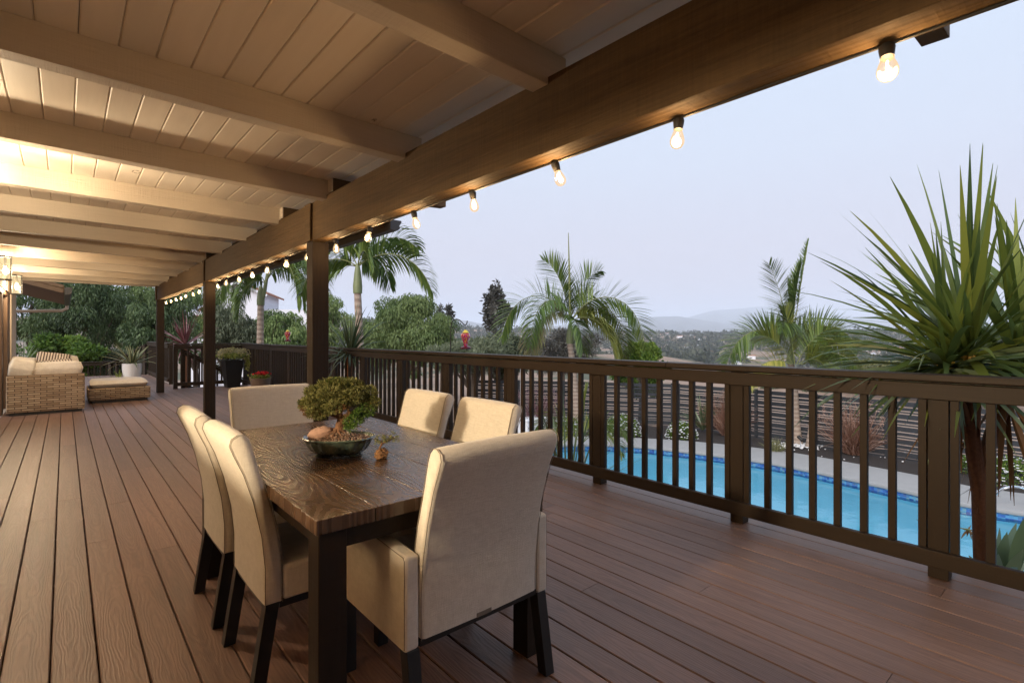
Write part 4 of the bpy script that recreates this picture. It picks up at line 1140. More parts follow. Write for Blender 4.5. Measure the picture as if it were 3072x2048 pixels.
# ------------------------------------------------------------------ palms
# beyond the rail corner, drooping, left of the near post
d = 15.0
b = ground_at(762, d, GZ); t_, ct = palm(b, at(782, 915, d), 'palm tree with drooping fronds just left of the nearest post', 0.13, 0.085, 0.55, 'palm trees in the garden')
c = at(806, 800, d)
m_ = MB(); m_.tube([tuple(at(782, 912, d) - b), tuple(at(794, 870, d) - b), tuple(c - b)], [0.075, 0.055, 0.03], 10); m_.build('crownshaft', M['crownshaft'], t_, smooth=True)
c2 = at(796, 850, d)
for i, (dr, du, df, L, dp) in enumerate(((-0.9, 0.75, -0.2, 2.0, 2.6), (-0.6, 1.0, 0.3, 1.9, 2.7), (-0.35, 1.1, -0.5, 1.9, 2.8), (0.55, 1.0, -0.3, 2.6, 2.9), (0.9, 0.9, 0.3, 2.3, 2.4), (0.35, 1.2, 0.5, 2.2, 2.6), (1.0, 1.0, -0.1, 2.3, 1.9), (-0.2, 0.3, -0.9, 1.7, 2.2), (0.7, 0.55, -0.5, 2.4, 2.6))):
    frond(t_, c2 if i % 2 else c, dirv(dr, du, df), L, dp, M['palm'], 100 + i, 0.62, 0.034, 50, 1.5, 0.15, tone=0.42 + 0.1 * (i % 3))
# right of the near post, tall with one long arching frond
d = 11.0
b = ground_at(1080, d, GZ); t_, ct = palm(b, at(1073, 880, d), 'tall palm right of the nearest post with one long frond arching right', 0.11, 0.075, 0.62, 'palm trees in the garden')
for i, (dr, du, df, L, dp, h) in enumerate(((0.86, 0.62, -0.15, 2.15, 1.75, 1.3), (-0.9, 0.62, -0.2, 1.6, 2.1, 1.2), (0.55, 1.25, 0.35, 1.75, 1.55, 1.2), (0.05, 1.0, 0.35, 1.6, 1.3, 0.8), (-0.5, 1.0, 0.3, 1.55, 1.9, 0.9), (0.35, 0.85, -0.6, 1.3, 2.0, 1.2), (-0.75, 0.25, 0.4, 1.5, 1.6, 1.2), (0.3, 0.75, 0.8, 1.6, 1.8, 1.1))):
    frond(t_, ct - np.array([0, 0, 0.05]), dirv(dr, du, df), L, dp, M['palm'], 130 + i, 0.52, 0.032, 48, h, 0.14, tone=0.46 + 0.08 * (i % 3))
# beyond the pool, bare spear standing straight up
d = 19.4
b = ground_at(1732, d, GZ); t_, ct = palm(b, at(1710, 1030, d), 'palm beyond the pool with a bare spear leaf standing straight up', 0.15, 0.115, 0.75, 'palm trees in the garden')
m_ = MB(); q = at(1712, 1000, d) - b; m_.tube([tuple(q), tuple(at(1709, 860, d) - b), tuple(at(1705, 698, d) - b)], [0.05, 0.045, 0.012], 8); m_.build('spear', M['rachis'], t_, smooth=True)
cc = at(1710, 965, d)
for i, (dr, du, df, L, dp, h, mt, tn, rl) in enumerate((
        (0.62, 1.0, -0.1, 4.3, 2.75, 0.30, 'palm', 0.62, 1.35), (-0.55, 1.0, -0.1, 4.0, 2.7, 0.45, 'palm', 0.52, -1.35), (-0.45, 1.2, -0.35, 3.4, 3.4, 1.3, 'palm', 0.38, 0.6), (-0.22, 1.6, 0.2, 2.9, 1.3, 0.25, 'palm', 0.55, 1.3),
        (0.75, 0.45, -0.45, 2.9, 2.5, 1.6, 'palm_yellow', 0.5, 0.5), (0.35, 1.2, 0.3, 2.9, 2.3, 0.5, 'palm', 0.45, -1.2), (-0.4, 0.8, 0.7, 2.9, 2.2, 0.9, 'palm', 0.4, 1.0), (0.30, 1.4, 0.1, 2.5, 1.3, 0.3, 'palm', 0.5, 1.3), (0.75, 0.9, 0.3, 3.9, 2.5, 0.6, 'palm', 0.5, 1.2), (-0.7, 0.8, -0.5, 3.2, 3.0, 1.3, 'palm_dry', 0.5, 0.7), (0.2, 0.3, -0.9, 2.0, 2.0, 1.3, 'palm', 0.4, 0.4), (0.85, 0.5, 0.1, 3.1, 2.2, 1.3, 'palm_yellow', 0.25, 0.8))):
    frond(t_, cc, dirv(dr, du, df), L, dp, M[mt], 160 + i, 0.80, 0.042, 56, h, 0.12, 1, tn, roll=rl)
# twin palms by the fence
d = 16.9
b = ground_at(2392, d, GZ); t_, ct = palm(b, at(2372, 1090, d), 'taller of the twin palms by the fence, its new leaf pointing up', 0.13, 0.10, 0.5, 'palm trees in the garden')
cc = at(2374, 1045, d)
for i, (dr, du, df, L, dp, h, mt, tn, rl) in enumerate((
        (-0.80, 0.95, -0.1, 3.3, 2.3, 0.30, 'palm', 0.42, 1.35), (0.24, 1.7, 0.0, 3.6, 0.15, 0.15, 'palm', 0.62, 1.2), (-0.20, 1.6, 0.1, 2.9, 0.7, 0.3, 'palm', 0.5, 1.3), (-0.02, 1.5, -0.2, 2.8, 0.9, 0.5, 'palm', 0.5, -1.2),
        (0.75, 0.95, 0.1, 3.0, 1.7, 0.35, 'palm', 0.6, 1.35), (0.65, 1.0, 0.4, 2.9, 2.2, 0.6, 'palm', 0.5, 1.2), (0.85, 0.7, -0.3, 3.2, 2.3, 1.2, 'palm_yellow', 0.4, 0.8), (-0.5, 0.9, 0.5, 2.4, 1.8, 0.6, 'palm', 0.45, 1.2), (0.15, 1.4, 0.3, 2.6, 1.2, 0.4, 'palm', 0.5, 1.3), (-0.3, 1.2, -0.4, 2.3, 1.9, 0.9, 'palm', 0.4, 1.0))):
    frond(t_, cc, dirv(dr, du, df), L, dp, M[mt], 190 + i, 0.30 if i == 1 else 0.72, 0.040, 56, h, 0.4 if i == 1 else 0.14, 1, tn, fold=0.9 if i == 1 else 0.35, roll=rl)
b = ground_at(2432, 16.4, GZ); t_, ct = palm(b, at(2440, 1160, 16.4), 'shorter of the twin palms by the fence, with yellowing fronds', 0.12, 0.09, 0.35, 'palm trees in the garden')
cc = at(2400, 1105, 16.4)
for i, (dr, du, df, L, dp, h, mt, tn) in enumerate((
        (-1.0, 0.42, -0.2, 1.75, 1.5, 0.6, 'palm_yellow', 0.72), (-0.55, 0.85, -0.2, 1.6, 0.9, 0.5, 'palm_yellow', 0.35), (-0.2, 1.3, -0.1, 1.6, 0.7, 0.5, 'palm_yellow', 0.3), (0.35, 1.1, -0.3, 1.5, 1.0, 0.7, 'palm', 0.75), (0.9, 0.75, -0.1, 1.9, 1.5, 0.8, 'palm', 0.7), (1.0, 0.35, -0.2, 1.7, 1.4, 0.9, 'palm', 0.6), (0.1, 0.6, -0.9, 1.2, 1.4, 0.9, 'palm_yellow', 0.25), (0.6, 0.9, 0.4, 1.8, 1.4, 0.8, 'palm', 0.55))):
    frond(t_, at(2372 + 6 * i, 1092, 15.9), dirv(dr, du, df), L * 1.15, dp, M[mt], 220 + i, 0.55, 0.036, 46, h * 0.6, 0.12, 1, tn)
# low palm close to the pool edge, its leaves behind the railing posts
d = 14.5
b = ground_at(1745, d, GZ); t_ = thing('young_palm', b, 'young yellow green palm between the deck and the pool, seen through the balusters', 'palm tree', 'palm trees in the garden')
m_ = MB(); m_.tube([(0, 0, 0), (0.02, 0, 0.5)], [0.10, 0.07], 10); m_.build('trunk', M['palm_trunk'], t_, smooth=True)
for i, (dr, du, df, L, dp) in enumerate(((0.55, 1.2, -0.2, 1.9, 2.2), (-0.5, 1.3, 0.0, 1.9, 2.1), (0.1, 1.5, 0.3, 1.8, 1.2), (0.8, 0.9, 0.2, 1.7, 2.2), (-0.8, 0.9, 0.2, 1.6, 2.0), (0.2, 1.3, -0.5, 1.6, 2.1))):
    frond(t_, b + np.array([0.02, 0, 0.5]), dirv(dr, du, df), L, dp, M['palm_yellow'], 240 + i, 0.42, 0.03, 36, 0.9, 0.2, 1, 0.35)

# ------------------------------------------------------------------ big sword-leaved tree at the right
d = 3.25
tb = ground_at(2952, d, GZ)
yt = thing('sword_leaf_tree', tb, 'big branching tree of green sword leaves close behind the railing at the right', 'tree')
def loc(p): return tuple(np.array(p) - tb)
m_ = MB()
m_.tube([loc(tb), loc(at(2955, 1740, d)), loc(at(2940, 1480, d)), loc(at(2915, 1310, d)), loc(at(2912, 1200, d)), loc(at(2906, 1122, d))], [0.085, 0.055, 0.043, 0.042, 0.050, 0.038], 14)
m_.tube([loc(at(2922, 1340, d)), loc(at(2905, 1270, d)), loc(at(2880, 1220, d)), loc(at(2838, 1150, d))], [0.04, 0.036, 0.036, 0.032], 12)
m_.tube([loc(at(2935, 1420, d)), loc(at(2975, 1310, d)), loc(at(3010, 1215, d)), loc(at(3052, 1118, d))], [0.04, 0.038, 0.037, 0.032], 12)
m_.build('trunk', M['shaggy'], yt, smooth=True)
rg = random.Random(5); m_ = MB()
for (u, v) in ((2906, 1110), (2838, 1125), (3052, 1112)):
    p = at(u, v, d)
    for k in range(9):
        a = 2 * PI * k / 9; r = 0.034
        m_.tube([loc(p + [r * math.cos(a), r * math.sin(a), -0.03]), loc(p + [r * 1.15 * math.cos(a), r * 1.15 * math.sin(a), 0.02]), loc(p + [r * 0.8 * math.cos(a), r * 0.8 * math.sin(a), 0.12])], [0.012, 0.017, 0.008], 6)
m_.build('leaf_bases', M['yellow_sheath'], yt, smooth=True)
rosette('head', at(2906, 1085, d), 135, 1.14, 0.042, M['yucca'], yt, 1, (-0.30, 1.45), 0.34, -RT * 0.12, 0.035, 0.96, 0.10, 0.55)
rosette('head', at(2835, 1105, d), 62, 0.88, 0.036, M['yucca'], yt, 2, (-0.2, 1.35), 0.55, -RT * 0.75, 0.03, 0.96, 0.05, 0.42)
rosette('head', at(3056, 1095, d), 80, 1.05, 0.046, M['yucca'], yt, 3, (-0.2, 1.5), 0.42, RT * 0.1, 0.035, 0.96, 0.08, 0.5)
rosette('head', at(3150, 1000, d + 0.3), 50, 0.95, 0.050, M['yucca'], yt, 9, (-0.2, 1.5), 0.42, RT * 0.1, 0.035, 0.96, 0.08, 0.5)
rosette('pale_lower_leaves', at(2830, 1105, d), 44, 1.0, 0.032, M['yucca_pale'], yt, 4, (-0.35, 0.35), 0.55, -RT * 0.7, 0.03, 0.96, 0.0, 0.5)
rosette('pale_lower_leaves', at(2906, 1100, d), 26, 0.75, 0.038, M['yucca_pale'], yt, 14, (-0.5, 0.1), 0.7, -RT * 0.1, 0.03, 0.96, 0.0, 0.4)
rosette('dead_leaves', at(2870, 1190, d), 16, 0.62, 0.026, M['dead_leaf'], yt, 5, (-1.5, -0.9), 0.8, (0, 0, 0), 0.04, 0.9, 0.0, 0.35)
rosette('dead_leaves', at(3015, 1200, d), 26, 0.78, 0.030, M['dead_leaf'], yt, 6, (-1.5, -0.9), 0.8, (0, 0, 0), 0.05, 0.9, 0.0, 0.55)

def sword_plant(name, u, v, d, n, L, W, mat, label, cat, seed, el, droop, lean=(0, 0, 0), tone=0.5, stem=0.05, tip=0.95, group=None, k=7, part='leaves'):
    p = at(u, v, d); b = np.array([p[0], p[1], GZ]); t_ = thing(name, b, label, cat, group)
    rosette(part, p, n, L, W, mat, t_, seed, el, droop, lean, 0.03, tip, 0.04, tone, None, k)
    if stem: m_ = MB(); m_.tube([(0, 0, 0), (0.01, 0, (p[2] - GZ) * 0.5), tuple(p - b)], [stem * 1.3, stem, stem], 10); m_.build('stem', M['shaggy'], t_, smooth=True)
    return t_
sword_plant('spiky_plant', 1052, 1070, 8.6, 120, 0.85, 0.030, M['yucca_pale'], 'pale spiky sword-leaved plant behind the railing, left of the big green tree', 'plant', 31, (-0.4, 1.5), 0.75, RT * 0.25, 0.42, 0.06)
sword_plant('wine_red_plant', 556, 1038, 18.5, 75, 1.25, 0.055, M['cordyline'], 'wine red spiky plant beyond the far deck railing', 'plant', 32, (-0.35, 1.5), 0.45, (0, 0, 0), 0.45, 0.08)
sword_plant('flax_plant', 2108, 1290, 19.0, 60, 1.3, 0.05, M['yucca_pale'], 'upright green flax clump beside the white flowers by the fence', 'plant', 33, (0.7, 1.5), 0.5, (0, 0, 0), 0.45, 0)
sword_plant('long_leaf_plant', 1702, 1560, 6.6, 34, 1.75, 0.034, M['yucca_pale'], 'tall plant of long arching leaves just outside the railing, in front of the pool', 'plant', 34, (0.75, 1.5), 0.8, RT * 0.05, 0.4, 0.03)
sword_plant('fine_grass_plant', 1730, 1600, 6.2, 60, 1.25, 0.010, M['palm'], 'fine dark green grassy plant below the railing before the pool', 'plant', 35, (0.2, 1.4), 1.6, RT * 0.25, 0.45, 0)
# strap-leaved clump at the lower right: broad paddles with an orange flower head
p = at(2985, 1800, 4.9); b = np.array([p[0], p[1], GZ]); t_ = thing('paddle_leaf_plant', b, 'clump of broad pointed leaves below the railing at the lower right', 'plant')
rs = np.random.RandomState(8); paths = []; ws = []; rr = []
for i in range(26):
    a = rs.rand() * 2 * PI; e_ = 0.75 + 0.7 * rs.rand(); L = 0.55 + 0.3 * rs.rand()
    dd = np.array([math.cos(a) * math.cos(e_), math.sin(a) * math.cos(e_), math.sin(e_)])
    paths.append(blade_path(p + np.array([math.cos(a), math.sin(a), 0]) * 0.25 * rs.rand() + [0, 0, 0.05], dd, L, 0.5, 8, rs.normal(0, 0.6))); t = np.linspace(0, 1, 8)
    ws.append(0.11 * np.array([0.15, 0.2, 0.7, 1.0, 1.0, 0.8, 0.45, 0.04])); rr.append(np.clip(0.5 + rs.normal(0, 0.2), 0, 1))
V, F, R = strips(paths, ws, rr); fastmesh('leaves', V - b, F, M['yucca_pale'], t_, R, True)
m_ = MB(); m_.tube([(0, 0, 0), tuple(p - b)], [0.10, 0.07], 8); m_.build('stem', M['shaggy'], t_, smooth=True)
q = at(2912, 1592, 4.9); m_ = MB(); m_.tube([tuple(p - b), tuple(at(2935, 1700, 4.9) - b), tuple(at(2925, 1610, 4.9) - b), tuple(at(2905, 1588, 4.9) - b), tuple(at(2880, 1583, 4.9) - b)], [0.012, 0.010, 0.009, 0.013, 0.003], 7); m_.build('flower_stalk', M['rachis'], t_, smooth=True)
rosette('flower', at(2907, 1590, 4.9), 12, 0.13, 0.016, M['dead_leaf'], t_, 12, (-1.2, 0.6), 0.3, (0, 0, 0), 0.01, 0.95, 0, 0.8)

def grass_tuft(name, b, n, L, W, mat, label, cat, seed, spread, group=None, el=(0.7, 1.5), droop=0.9, tone=0.5):
    t_ = thing(name, b, label, cat, group); rs = np.random.RandomState(seed); paths = []; ws = []; rr = []
    for i in range(n):
        a = rs.rand() * 2 * PI; e_ = el[0] + (el[1] - el[0]) * rs.rand(); r = spread * math.sqrt(rs.rand()); a2 = rs.rand() * 2 * PI
        dd = np.array([math.cos(a) * math.cos(e_), math.sin(a) * math.cos(e_), math.sin(e_)])
        paths.append(blade_path(np.array([math.cos(a2) * r, math.sin(a2) * r, 0]), dd, L * (0.5 + 0.6 * rs.rand()), droop * rs.rand() * 1.4, 6, rs.normal(0, 0.8)))
        ws.append(W * np.array([0.6, 1, 0.9, 0.8, 0.6, 0.1])); rr.append(np.clip(tone + rs.normal(0, 0.25), 0, 1))
    V, F, R = strips(paths, ws, rr); fastmesh('blades', V, F, mat, t_, R)
    # feathery seed heads on the taller blades
    hs = [P[-1] for (P, S), w in zip(paths, ws) if P[-1][2] > L * 0.62][:90]
    if hs and cat == 'grass clump':
        k = 26; c_ = np.repeat(np.array(hs), k, 0) + rs.normal(size=(len(hs) * k, 3)) * np.array([0.025, 0.025, 0.08])
        V, F, R = rquads(c_, unit(rs, len(c_)) * 0.6 + np.array([0, 0, 0.5]), unit(rs, len(c_)), 0.05, 0.012, np.clip(0.8 + rs.normal(0, 0.15, len(c_)), 0, 1)); fastmesh('seed_heads', V, F, mat, t_, R)
    return t_
grass_tuft('fountain_grass', ground_at(2562, 15.5, GZ), 700, 1.55, 0.016, M['fountain'], 'big clump of reddish fountain grass by the fence, right of the twin palms', 'grass clump', 41, 0.28, 'fountain grass by the fence')
grass_tuft('fountain_grass', ground_at(2182, 18.3, GZ), 480, 1.5, 0.016, M['fountain'], 'narrow clump of reddish fountain grass by the fence, left of the twin palms', 'grass clump', 42, 0.20, 'fountain grass by the fence')
grass_tuft('fountain_grass', ground_at(1612, 18.6, GZ), 420, 1.6, 0.016, M['cordyline'], 'dark red grass clump seen between the balusters left of the spear palm', 'grass clump', 43, 0.3, 'fountain grass by the fence')
grass_tuft('small_shrub', ground_at(2330, 15.6, GZ), 160, 0.55, 0.012, M['yellowgreen'], 'small sparse yellow green shrub in the mulch before the twin palms', 'shrub', 44, 0.10, None, (0.5, 1.4), 0.4)

def flower_shrub(b, r, label, seed, nl=1500, nf=170):
    t_ = thing('white_flower_shrub', b, label, 'shrub', 'white flowering shrubs by the pool'); rs = np.random.RandomState(seed)
    u = unit(rs, nl); u[:, 2] = np.abs(u[:, 2]); c_ = u * np.array(r) * (0.6 + 0.4 * rs.rand(nl, 1))
    V, F, R = rquads(c_, unit(rs, nl) * 0.7 + u * 0.6, unit(rs, nl), 0.09, 0.035, np.clip(rs.normal(0.5, 0.25, nl), 0, 1)); fastmesh('leaves', V, F, M['bright'], t_, R)
    u = unit(rs, nf); u[:, 2] = np.abs(u[:, 2]); c_ = np.repeat(u * np.array(r) * 1.03, 5, 0)
    a = np.tile(np.arange(5) * 2 * PI / 5, nf); d_ = np.stack([np.cos(a), np.sin(a), 0.25 + 0 * a], 1); d_ = d_ + np.repeat(u, 5, 0) * 0.4
    V, F, R = rquads(c_, d_, np.repeat(u, 5, 0), 0.034, 0.03, rs.rand(len(c_))); fastmesh('flowers', V, F, M['white_petal'], t_, R)
    m_ = MB(); m_.tube([(0, 0, 0), (0, 0, r[2] * 0.6)], [0.03, 0.015], 6); m_.build('stem', M['bark'], t_)
flower_shrub(ground_at(2045, 17.9, GZ), (0.55, 0.5, 0.55), 'white flowering shrub between the grey coping and the fence, left of the flax', 51)
flower_shrub(ground_at(1868, 18.3, GZ), (0.7, 0.6, 0.75), 'tallest white flowering shrub, right of the spear palm trunk', 52)
flower_shrub(ground_at(1700, 18.7, GZ), (0.7, 0.6, 0.6), 'white flowering shrub at the foot of the spear palm', 53)
flower_shrub(ground_at(1625, 18.4, GZ), (0.5, 0.5, 0.55), 'white flowering shrub half hidden behind the chair backs', 54)
flower_shrub(ground_at(3030, 12.6, GZ), (0.75, 0.7, 0.55), 'white flowering shrub at the right edge, behind the shaggy red trunk', 55)
flower_shrub(ground_at(2860, 13.6, GZ), (0.4, 0.5, 0.45), 'white flowering shrub just right of the wide right railing post', 56, 900, 60)

# ------------------------------------------------------------------ pots on the deck
def tapered_pot(t_, sq0, sq1, h, mat):
    m_ = MB(); a, c_ = sq0 / 2, sq1 / 2; w = 0.018
    m_.add([(-a,-a,0),(a,-a,0),(a,a,0),(-a,a,0),(-c_,-c_,h),(c_,-c_,h),(c_,c_,h),(-c_,c_,h),(-c_+w,-c_+w,h),(c_-w,-c_+w,h),(c_-w,c_-w,h),(-c_+w,c_-w,h),(-c_+w,-c_+w,h-0.06),(c_-w,-c_+w,h-0.06),(c_-w,c_-w,h-0.06),(-c_+w,c_-w,h-0.06)],
           [(0,3,2,1),(0,1,5,4),(1,2,6,5),(2,3,7,6),(3,0,4,7),(4,5,9,8),(5,6,10,9),(6,7,11,10),(7,4,8,11),(8,9,13,12),(9,10,14,13),(10,11,15,14),(11,8,12,15)])
    m_.build('pot', mat, t_, bevel=0.006)
    s = MB(); s.box((-c_+w+0.001, -c_+w+0.001, h-0.065), (c_-w-0.001, c_-w-0.001, h-0.05)); s.build('soil', M['soil'], t_)
pl = thing('tall_planter', (3.20, 14.46, 0), 'tall black square planter of pale flower heads in the deck corner', 'planter', None, 0.05)
tapered_pot(pl, 0.29, 0.43, 0.68, M['black_pot'])
rs = np.random.RandomState(61)
heads = [(rs.uniform(-0.34, 0.34), rs.uniform(-0.28, 0.28)) for _ in range(34)]
cs = []
for x, y in heads:
    z = 0.90 - 0.55 * (x * x + y * y) + rs.uniform(-0.05, 0.04)
    cs.append((x, y, z))
cs += [(0.33, -0.18, 0.62), (0.36, -0.2, 0.52), (0.31, -0.1, 0.70), (0.34, -0.22, 0.45)]
k = 46; c_ = np.repeat(np.array(cs), k, 0); u = unit(rs, len(c_)); u[:, 2] += 0.3
V, F, R = rquads(c_ + u * 0.055, u, unit(rs, len(c_)), 0.026, 0.024, np.clip(np.repeat(rs.rand(len(cs)), k) * 0.6 + rs.rand(len(c_)) * 0.4, 0, 1)); fastmesh('flower_heads', V, F, M['hydrangea'], pl, R)
n = 900; c_ = np.stack([rs.normal(0, 0.17, n), rs.normal(0, 0.15, n), 0.74 + 0.08 * rs.rand(n)], 1)
c_[:140] = np.stack([rs.normal(0.33, 0.03, 140), rs.normal(-0.17, 0.05, 140), rs.uniform(0.40, 0.75, 140)], 1)
V, F, R = rquads(c_, unit(rs, n) * 0.8 + np.array([0, 0, 0.3]), unit(rs, n), 0.07, 0.045, rs.rand(n)); fastmesh('leaves', V, F, M['lime_leaf'], pl, R)

fp = thing('flower_pot', (3.22, 12.05, 0), 'round brown pot with red flowers on the deck by the railing', 'flower pot')
m_ = MB(); m_.lathe([(0.001, 0.0), (0.155, 0.0), (0.172, 0.20), (0.186, 0.205), (0.20, 0.355), (0.215, 0.36), (0.215, 0.385), (0.198, 0.385), (0.19, 0.33), (0.001, 0.33)], 32); m_.build('pot', M['brown_pot'], fp, smooth=True)
m_ = MB(); m_.lathe([(0.189, 0.332), (0.10, 0.345), (0.001, 0.35)], 24); m_.build('soil', M['soil'], fp, smooth=True)
n = 420; c_ = np.stack([rs.normal(0, 0.085, n), rs.normal(0, 0.085, n), 0.355 + 0.07 * rs.rand(n)], 1)
V, F, R = rquads(c_, unit(rs, n) * 0.8 + np.array([0, 0, 0.4]), unit(rs, n), 0.06, 0.032, rs.rand(n)); fastmesh('leaves', V, F, M['lime_leaf'], fp, R)
n = 260; c_ = np.stack([rs.normal(0.03, 0.05, n), rs.normal(-0.03, 0.045, n), 0.44 + 0.045 * rs.rand(n)], 1)
V, F, R = rquads(c_, unit(rs, n) * 0.7 + np.array([0, 0, 0.6]), unit(rs, n), 0.042, 0.036, rs.rand(n)); fastmesh('flowers', V, F, M['red_petal'], fp, R)

d = 13.6; p = ground_at(396, d, 0.0)
ag = thing('white_planter', p, 'round white pot holding a variegated agave on the deck', 'planter')
m_ = MB(); m_.lathe([(0.001, 0.0), (0.12, 0.0), (0.155, 0.08), (0.19, 0.22), (0.212, 0.40), (0.216, 0.56), (0.204, 0.565), (0.198, 0.52), (0.001, 0.50)], 32); m_.build('pot', M['white_pot'], ag, smooth=True)
paths = []; ws = []
rs = np.random.RandomState(66)
Vs = []; Fs = []; Rs = []; o = 0
for i in range(34):
    a = 2 * PI * i * 0.381966; f = 1 - i / 34; e_ = 0.25 + 1.2 * (i / 34) + rs.normal(0, 0.08); L = (0.68 - 0.06 * rs.rand()) * (1 if i < 26 else 0.8)
    P, S = blade_path((math.cos(a) * 0.04, math.sin(a) * 0.04, 0.52), (math.cos(a) * math.cos(e_), math.sin(a) * math.cos(e_), math.sin(e_)), L, 0.9 if i < 8 else 0.35, 8)
    w = 0.062 * np.array([0.8, 1.0, 1.0, 0.92, 0.8, 0.6, 0.35, 0.04]); up = np.cross(S, np.gradient(P, axis=0)); up /= np.linalg.norm(up, axis=1, keepdims=True)
    for c_, lift, r in ((-0.5, 0.010, 0.0), (-0.27, 0.003, 0.35), (0, 0.0, 0.75), (0.27, 0.003, 0.35), (0.5, 0.010, 0.0)):
        Vs.append(P + S * (w * c_)[:, None] + up * lift); Rs.append(np.full(8, r))
    for j in range(4):
        i0 = o + j * 8 + np.arange(7); Fs.append(np.stack([i0, i0 + 1, i0 + 9, i0 + 8], 1))
    o += 40
fastmesh('agave', np.concatenate(Vs), np.concatenate(Fs), M['agave'], ag, np.concatenate(Rs), True)
mc = thing('small_succulent', ground_at(360, 13.4, 0.0), 'small yellow green succulent beside the white pot', 'plant')
rosette('leaves', np.array(mc.location), 26, 0.42, 0.03, M['lime_leaf'], mc, 68, (0.6, 1.5), 0.2, (0, 0, 0), 0.05, 0.6, 0, 0.4)
gp = thing('pale_reed_plant', ground_at(62, 17.5, -2.2), 'pale reed leaves rising behind the sofa by the beige corner trim', 'plant')
rosette('leaves', at(70, 1100, 17.5), 30, 1.15, 0.03, M['yucca_pale'], gp, 69, (0.6, 1.5), 0.9, RT * 0.3, 0.04, 0.95, 0, 0.8)
m_ = MB(); m_.tube([(0, 0, 0), tuple(at(70, 1100, 17.5) - np.array(gp.location))], [0.06, 0.04], 8); m_.build('stem', M['shaggy'], gp)

# ------------------------------------------------------------------ hooks and feeders
def hook(name, pts, d, label, rad=0.0065):
    b = at(*pts[0], d); t_ = thing(name, b, label, 'hook')
    P = [Vector(at(u, v, d) - b) for u, v in pts]
    # smooth the bends
    for _ in range(2):
        Q = [P[0]]
        for a, c_ in zip(P[:-1], P[1:]): Q += [a.lerp(c_, 0.25), a.lerp(c_, 0.75)]
        P = Q + [P[-1]]
    m_ = MB(); m_.tube(P, rad, 8); m_.build('rod', M['black_iron'], t_, smooth=True)
    return t_
d1 = 11.2
p0 = np.array([3.20, 12.06, 0.34])
hk = thing('shepherd_hook', p0, 'thin leaning black hook stuck in the brown flower pot', 'hook')
P = [p0] + [at(u, v, d1) for u, v in ((806, 1060), (824, 980), (832, 966), (845, 963), (856, 972), (862, 981), (868, 974))]
P = [Vector(q - p0) for q in P]
for _ in range(2):
    Q = [P[0]]
    for a, c_ in zip(P[:-1], P[1:]): Q += [a.lerp(c_, 0.25), a.lerp(c_, 0.75)]
    P = Q + [P[-1]]
m_ = MB(); m_.tube(P, 0.006, 8); m_.build('rod', M['black_iron'], hk, smooth=True)
h2 = hook('railing_hook', [(1350, 1110), (1351, 1053), (1353, 985), (1354, 968), (1362, 958), (1374, 957), (1384, 964), (1393, 975), (1400, 973), (1402, 962)], 6.42, 'black curved hook fixed to the outside of the long railing')
m_ = MB(); m_.box((-0.03, -0.03, 0.0), (0.012, 0.012, 0.012)); m_.build('clamp', M['black_iron'], h2)
def feeder(p, s, label):
    """p hangs from: top of its wire"""
    t_ = thing('hummingbird_feeder', p, label, 'bird feeder', 'glass hummingbird feeders')
    m_ = MB(); m_.tube([(0, 0, 0), (0, 0, -0.07 * s)], 0.002, 6); m_.build('wire', M['black_iron'], t_)
    m_ = MB(); m_.lathe([(0.001, -0.062*s), (0.016*s, -0.064*s), (0.024*s, -0.075*s), (0.034*s, -0.088*s), (0.045*s, -0.098*s), (0.034*s, -0.102*s)], 20); m_.build('cap', M['feeder_yellow'], t_, smooth=True)
    m_ = MB(); m_.lathe([(0.034*s, -0.102*s), (0.052*s, -0.112*s), (0.060*s, -0.135*s), (0.055*s, -0.16*s), (0.042*s, -0.19*s), (0.030*s, -0.22*s), (0.024*s, -0.25*s), (0.026*s, -0.262*s)], 24); m_.build('bottle', M['feeder'], t_, smooth=True)
    m_ = MB(); m_.lathe([(0.024*s, -0.260*s), (0.045*s, -0.268*s), (0.066*s, -0.282*s), (0.066*s, -0.296*s), (0.05*s, -0.304*s), (0.001, -0.304*s)], 24); m_.build('base', M['feeder_base'], t_, smooth=True)
    return t_
feeder(at(1397, 974, 6.42), 1.0, 'colourful glass hummingbird feeder hanging from the hook on the railing')
feeder(at(863, 980, d1), 1.05, 'pinkish glass hummingbird feeder hanging from the hook in the flower pot')

# ================================================================== GARDEN, POOL
def smooth_closed(pts, it=2):
    P = [np.array(p, float) for p in pts]
    for _ in range(it):
        Q = []
        for a, b in zip(P, P[1:] + P[:1]): Q += [a * 0.75 + b * 0.25, a * 0.25 + b * 0.75]
        P = Q
    return np.array(P)
POOL = smooth_closed([(14.55, 0.6), (14.3, 1.6), (14.25, 2.2), (14.5, 3.0), (14.65, 4.0), (14.8, 5.2), (14.85, 6.2), (14.62, 7.4), (14.3, 8.6), (13.85, 9.8), (13.1, 10.8), (12.0, 11.6), (10.6, 11.9), (9.2, 11.5), (8.0, 10.5), (7.3, 8.8), (7.1, 6.5), (7.3, 4), (7.5, 1.5), (7.9, -1), (8.8, -3), (10.5, -4), (12.5, -3.6), (14.0, -2.2), (14.6, -0.7)])
nrm = np.roll(POOL, -1, 0) - np.roll(POOL, 1, 0); nrm = np.stack([nrm[:, 1], -nrm[:, 0]], 1); nrm /= np.linalg.norm(nrm, axis=1, keepdims=True)
cen = POOL.mean(0)
if ((POOL + nrm - cen) ** 2).sum() < ((POOL - nrm - cen) ** 2).sum(): nrm = -nrm
nP = len(POOL)
